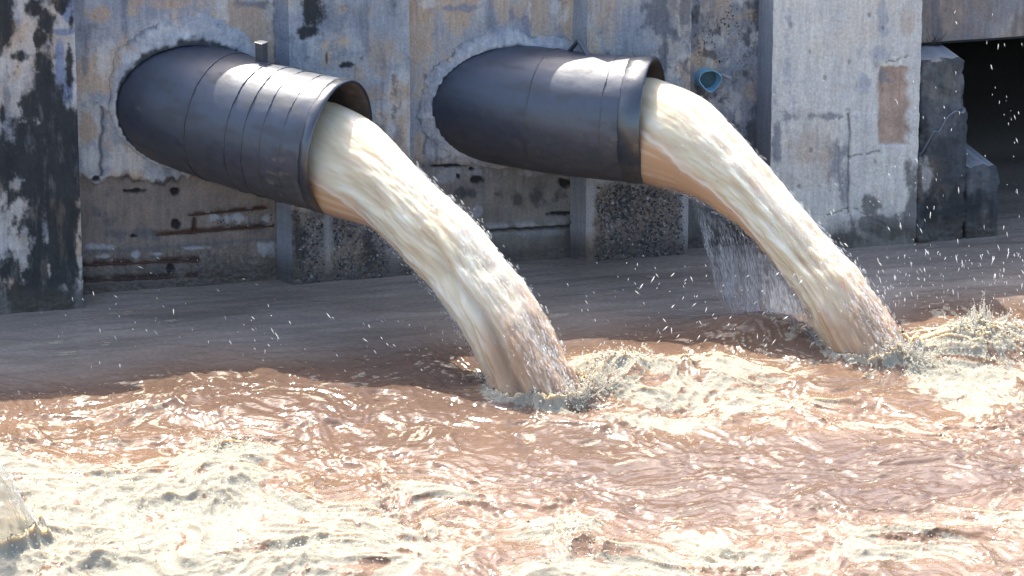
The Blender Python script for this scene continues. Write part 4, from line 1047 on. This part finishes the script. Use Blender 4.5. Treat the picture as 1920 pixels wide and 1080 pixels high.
def arcs(r, centers, dirs, speed, n, rad, steps=16, up=(.6, 1.5), tmax=.22):
    """ballistic filaments thrown up from the surface"""
    pts = []; rs = []
    for i in range(n):
        k = r.integers(len(centers)); c = centers[k]+r.normal(0, .03, 3)*[1, 1, .2]
        a = r.uniform(0, 2*pi); vh = r.uniform(*speed)
        v = np.array([cos(a)*vh, sin(a)*vh*.8, r.uniform(*up)])+dirs[k]*r.uniform(0, .8)
        t0 = r.uniform(0, tmax*.5); t1 = t0+r.uniform(.25, 1)*tmax; r0 = r.uniform(*rad)
        t = np.linspace(t0, t1, steps)
        p = c+v*t[:, None]+np.array([0, 0, -4.9])*(t**2)[:, None]
        taper = np.linspace(1, .35, steps)*(1+.5*r.normal(0, .4, steps))
        pts.append(p); rs.append(np.clip(r0*taper, .0022, None))
    return np.concatenate(pts), np.concatenate(rs)
def lumps(r, pxs, n, rad, zr=(0, .06)):
    """froth heaps; pxs = list of (cx, cy, rx, ry, weight)"""
    w = np.array([p[4] for p in pxs], float); w /= w.sum(); pts = []; rs = []
    for i in range(n):
        b = pxs[r.choice(len(pxs), p=w)]
        u_, v_ = b[0]+r.normal(0, b[2]*.5), b[1]+r.normal(0, b[3]*.5)
        p = on_z(u_, v_, 0); p[2] = water_h(p[0], p[1])+r.uniform(*zr)*r.random(); pts.append(p); rs.append(r.uniform(*rad)*r.uniform(.5, 1))
    return np.array(pts), np.array(rs)
r = np.random.default_rng(21)
def foot_splash(J, n, dirv):
    cs = contact(J); return arcs(r, cs, [np.array(dirv)]*len(cs), (.1, .8), n, (.0028, .007), up=(.3, 1.5))
F1a = [on_z(1085, 765, 0), on_z(1040, 765, 0), on_z(1100, 735, 0), on_z(985, 752, 0), on_z(930, 735, 0), on_z(1130, 745, 0)]
a, ra = arcs(r, F1a, [np.array([.6, -.3, .2])]*6, (.1, .9), 700, (.003, .0075), up=(.4, 2.1))
b, rb = lumps(r, [(1130, 720, 60, 30, 1), (1060, 765, 60, 14, 1.2), (960, 752, 60, 10, .6), (1180, 700, 70, 24, .8)], 900, (.004, .011), (0, .10))
a3, ra3 = foot_splash(J1, 800, (.4, -.3, .1))
sp = link('splash', blob_mesh(np.r_[a, a3, b], np.r_[ra, ra3, rb], .0045, 'splash'), M_FOAM)
setp(sp, 'white splash thrown up where the nearer jet hits the water', 'splash', kind='stuff')
F2a = [on_z(1715, 688, 0), on_z(1690, 685, 0), on_z(1650, 682, 0), on_z(1780, 660, 0), on_z(1840, 640, 0), on_z(1880, 640, 0)]
a, ra = arcs(r, F2a, [np.array([.5, -.2, .2])]*3+[np.array([.2, 0, .5])]*3, (.1, .8), 700, (.003, .0075), up=(.4, 2.1))
a2, ra2 = arcs(r, [on_z(1830, 645, 0), on_z(1845, 650, 0), on_z(1815, 660, 0)], [np.array([0, 0, .7])]*3, (.05, .35), 130, (.004, .010), up=(1.2, 2.4))
b, rb = lumps(r, [(1830, 660, 90, 30, 1.5), (1740, 690, 60, 16, 1), (1660, 690, 60, 10, .6), (1900, 670, 60, 40, 1)], 1100, (.004, .011), (0, .13))
a3, ra3 = foot_splash(J2, 800, (.4, -.3, .1))
sp = link('splash', blob_mesh(np.r_[a, a2, a3, b], np.r_[ra, ra2, ra3, rb], .0045, 'splash'), M_FOAM)
setp(sp, 'white splash heap where the farther jet hits, at the right edge', 'splash', kind='stuff')
b, rb = lumps(r, [(300, 960, 300, 80, 1.5), (80, 1000, 150, 70, 1), (420, 850, 70, 40, 1.2), (560, 1030, 200, 50, 1.2), (1080, 1020, 70, 40, 1), (1300, 1050, 250, 40, .6), (700, 960, 150, 40, .8)], 1800, (.003, .009), (0, .06))
cs = [on_z(r.uniform(20, 700), r.uniform(880, 1060), .03) for i in range(60)]+[on_z(420+r.normal(0, 40), 850+r.normal(0, 20), .05) for i in range(25)]+[on_z(1080+r.normal(0, 50), 1030+r.normal(0, 25), .03) for i in range(15)]
a, ra = arcs(r, cs, [np.array([.3, -.2, 0])]*len(cs), (.1, .9), 500, (.0025, .006), up=(.3, 1.3))
sp = link('froth', blob_mesh(np.r_[a, b], np.r_[ra, rb], .0045, 'froth'), M_FOAM)
setp(sp, 'churning white froth filling the lower left of the water', 'foam', kind='stuff')

OCT_V = np.array([(1, 0, 0), (-1, 0, 0), (0, 1, 0), (0, -1, 0), (0, 0, 1), (0, 0, -1)], float)
OCT_F = np.array([(0, 2, 4), (2, 1, 4), (1, 3, 4), (3, 0, 4), (2, 0, 5), (1, 2, 5), (3, 1, 5), (0, 3, 5)])
def drops(name, pos, length, thick, dirs, mat, label, cat='spray'):
    n = len(pos); d = dirs/np.linalg.norm(dirs, axis=1)[:, None]
    a = np.cross(d, np.array([.3, .9, .1])); a /= np.linalg.norm(a, axis=1)[:, None]; b = np.cross(d, a)
    V = pos[:, None]+OCT_V[None, :, 0:1]*a[:, None]*thick[:, None, None]+OCT_V[None, :, 1:2]*b[:, None]*thick[:, None, None]+OCT_V[None, :, 2:3]*d[:, None]*length[:, None, None]
    f = (OCT_F[None]+6*np.arange(n)[:, None, None]).reshape(-1, 3)
    return setp(link(name, mesh(name, V.reshape(-1, 3), f, True), mat), label, cat, kind='stuff')
def scatter(lst, r):
    """(cx, cy, rx, ry, y0, y1, n, direction) patches of flying drops"""
    P_ = []; D_ = []
    for (cx, cy, rx, ry, y0, y1, n, dr) in lst:
        for i in range(n):
            p = on_y(cx+r.uniform(-rx, rx), cy+r.uniform(-ry, ry), r.uniform(y0, y1))
            if p[2] < .03: continue
            P_.append(p); a = r.normal(0, .25); D_.append(np.array([dr[0]+a, -.1, dr[1]+r.normal(0, .2)]))
    return np.array(P_), np.array(D_)
r = np.random.default_rng(33)
p, d = scatter([(1780, 560, 140, 90, -2.9, -1.6, 260, (.1, -1)), (1790, 330, 130, 250, -2.4, -1.2, 70, (.1, -1)), (1650, 420, 120, 120, -2.4, -1.2, 45, (.35, -1)), (1380, 590, 180, 80, -3.2, -1.8, 110, (.6, .8)), (1200, 560, 140, 80, -2.8, -1.6, 45, (.3, -.8)),
    (650, 660, 220, 70, -2.8, -1.6, 90, (-.5, .8)), (280, 620, 240, 70, -2.5, -1.4, 40, (.2, -1)), (300, 520, 200, 60, -1.9, -.9, 14, (-.6, .7)), (1840, 160, 80, 150, -2, -1, 12, (.1, -1)), (1060, 690, 120, 50, -3.3, -2.6, 70, (.3, .9)), (1700, 650, 80, 50, -3.0, -2.3, 60, (.3, .9))], r)
n = len(p)
sz = np.clip(r.lognormal(-.35, .5, n), .2, 1.5)
drops('spray_drops', p, .016*sz*r.uniform(.6, 1.5, n), .0030*sz**.8, d, M_SPRAY, 'white droplets flying above the dark water around both jets')
# thin curtain of falling water under the farther jet
k = 7000; q = r.beta(1.3, 1.2, k); pos = []; ln = []
for i in range(k):
    x0 = 1300+q[i]*215; yt = np.interp(x0, [1300, 1330, 1391, 1433, 1475, 1515], [385, 400, 440, 480, 540, 600]); yb = np.interp(x0, [1300, 1330, 1400, 1515], [430, 560, 625, 640])
    f_ = r.random()**.8; band = n2(x0/9., f_*.8, 700)
    if band < -.05 and r.random() < .75: continue
    pp = on_plane(x0+18*f_+r.normal(0, 3), yt+(yb-yt)*f_, J2['nrm'], J2['nrm']@M2+r.normal(0, .09))
    if pp[2] > .02: pos.append(pp); ln.append(r.uniform(.012, .05))
pos = np.array(pos); n = len(pos)
drops('falling_curtain', pos, np.array(ln), r.uniform(.0012, .0032, n), np.stack([r.normal(.22, .08, n), r.normal(-.15, .05, n), -np.ones(n)], 1), M_MIST, 'thin misty curtain of water falling beneath the farther jet')
# drops torn off the jets' edges
P_ = []; D_ = []
for J, lo in ((J1, .35), (J2, .2), (J3, .2)):
    idx = np.where(J['q'] > lo)[0]
    for i in range(900):
        k = r.choice(idx); a = r.choice([r.normal(0, .35), r.normal(pi, .45), r.uniform(0, pi)], p=[.5, .5, 0])
        nh = J['N'][k]/np.linalg.norm(J['N'][k]); rr = J['hw'][k]*1.0+abs(r.normal(0, .035))*J['q'][k]+.004
        P_.append(J['C'][k]+nh*rr*cos(a)+J['nrm']*rr*.95*sin(a)); kk = min(k+1, len(J['C'])-1); t = J['C'][kk]-J['C'][kk-1]; D_.append(t/np.linalg.norm(t)+r.normal(0, .12, 3))
P_ = np.array(P_); D_ = np.array(D_); n = len(P_)
sz = np.clip(r.lognormal(-.6, .5, n), .2, 1.5)
drops('jet_edge_spray', P_, .016*sz, .0035*sz, D_, M_SPRAY, 'fine white spray torn from the edges of the falling jets')
# droplets over the churned water
lst = [(U_, V_) for U_, V_ in zip(r.uniform(0, 1920, 26000), r.uniform(660, 1080, 26000))]
P_ = []
for (a, b) in lst:
    p0 = on_z(a, b, 0); i = np.clip(np.searchsorted(WX, p0[0]), 0, len(WX)-1); j = np.clip(np.searchsorted(WY, p0[1]), 0, len(WY)-1)
    dn = dens.reshape(X.shape)[i, j]
    if r.random() < dn*.9-.1: P_.append(p0+[0, 0, WH[i, j]+.005+.05*r.random()**3])
P_ = np.array(P_); n = len(P_)
sz = np.clip(r.lognormal(-.6, .5, n), .2, 1.5)
drops('foam_flecks', P_, .008*sz, .0038*sz, np.stack([r.normal(.8, .3, n), r.normal(-.5, .3, n), r.normal(0, .5, n)], 1), M_FOAM, 'small white foam flecks tossed over the churned brown water', 'foam')

# fine mist hanging round the impacts
P_ = []
for J, m_ in ((J1, 2200), (J2, 2600), (J3, 500)):
    cp = contact(J)
    for i in range(m_):
        c = cp[r.integers(len(cp))]; P_.append(c+np.array([r.normal(.02, .09), r.normal(-.01, .08), abs(r.normal(0, .07))+.01]))
P_ = np.array(P_); n = len(P_); sz = np.clip(r.lognormal(-.4, .4, n), .3, 1.6)
drops('impact_mist', P_, .006*sz, .0028*sz, np.stack([r.normal(0, .5, n), r.normal(0, .5, n), r.normal(.6, .5, n)], 1), M_MIST, 'pale mist of tiny drops around the feet of the jets')

P_ = []; D_ = []
for J, lo, m_ in ((J1, .25, 5200), (J2, .15, 6500), (J3, .2, 900)):
    idx = np.where(J['q'] > lo)[0]
    for i in range(m_):
        k = r.choice(idx); a = r.choice([r.normal(.1, .35), r.normal(pi-.1, .4)]); qq = J['q'][k]
        q_ = J['P'][k, int((a % (2*pi))/(2*pi)*J['P'].shape[1]) % J['P'].shape[1]]
        o_ = q_-J['C'][k]; o_ /= np.linalg.norm(o_)
        P_.append(q_+o_*(abs(r.normal(0, .03))*(.3+qq)-.006)); kk = min(k+1, len(J['C'])-1); t = J['C'][kk]-J['C'][kk-1]; D_.append(t/np.linalg.norm(t)+r.normal(0, .1, 3))
P_ = np.array(P_); D_ = np.array(D_); n = len(P_); sz = np.clip(r.lognormal(-.3, .4, n), .3, 1.6)
drops('jet_mist', P_, .022*sz, .0045*sz, D_, M_MIST, 'faint mist clinging to the edges of the falling jets')
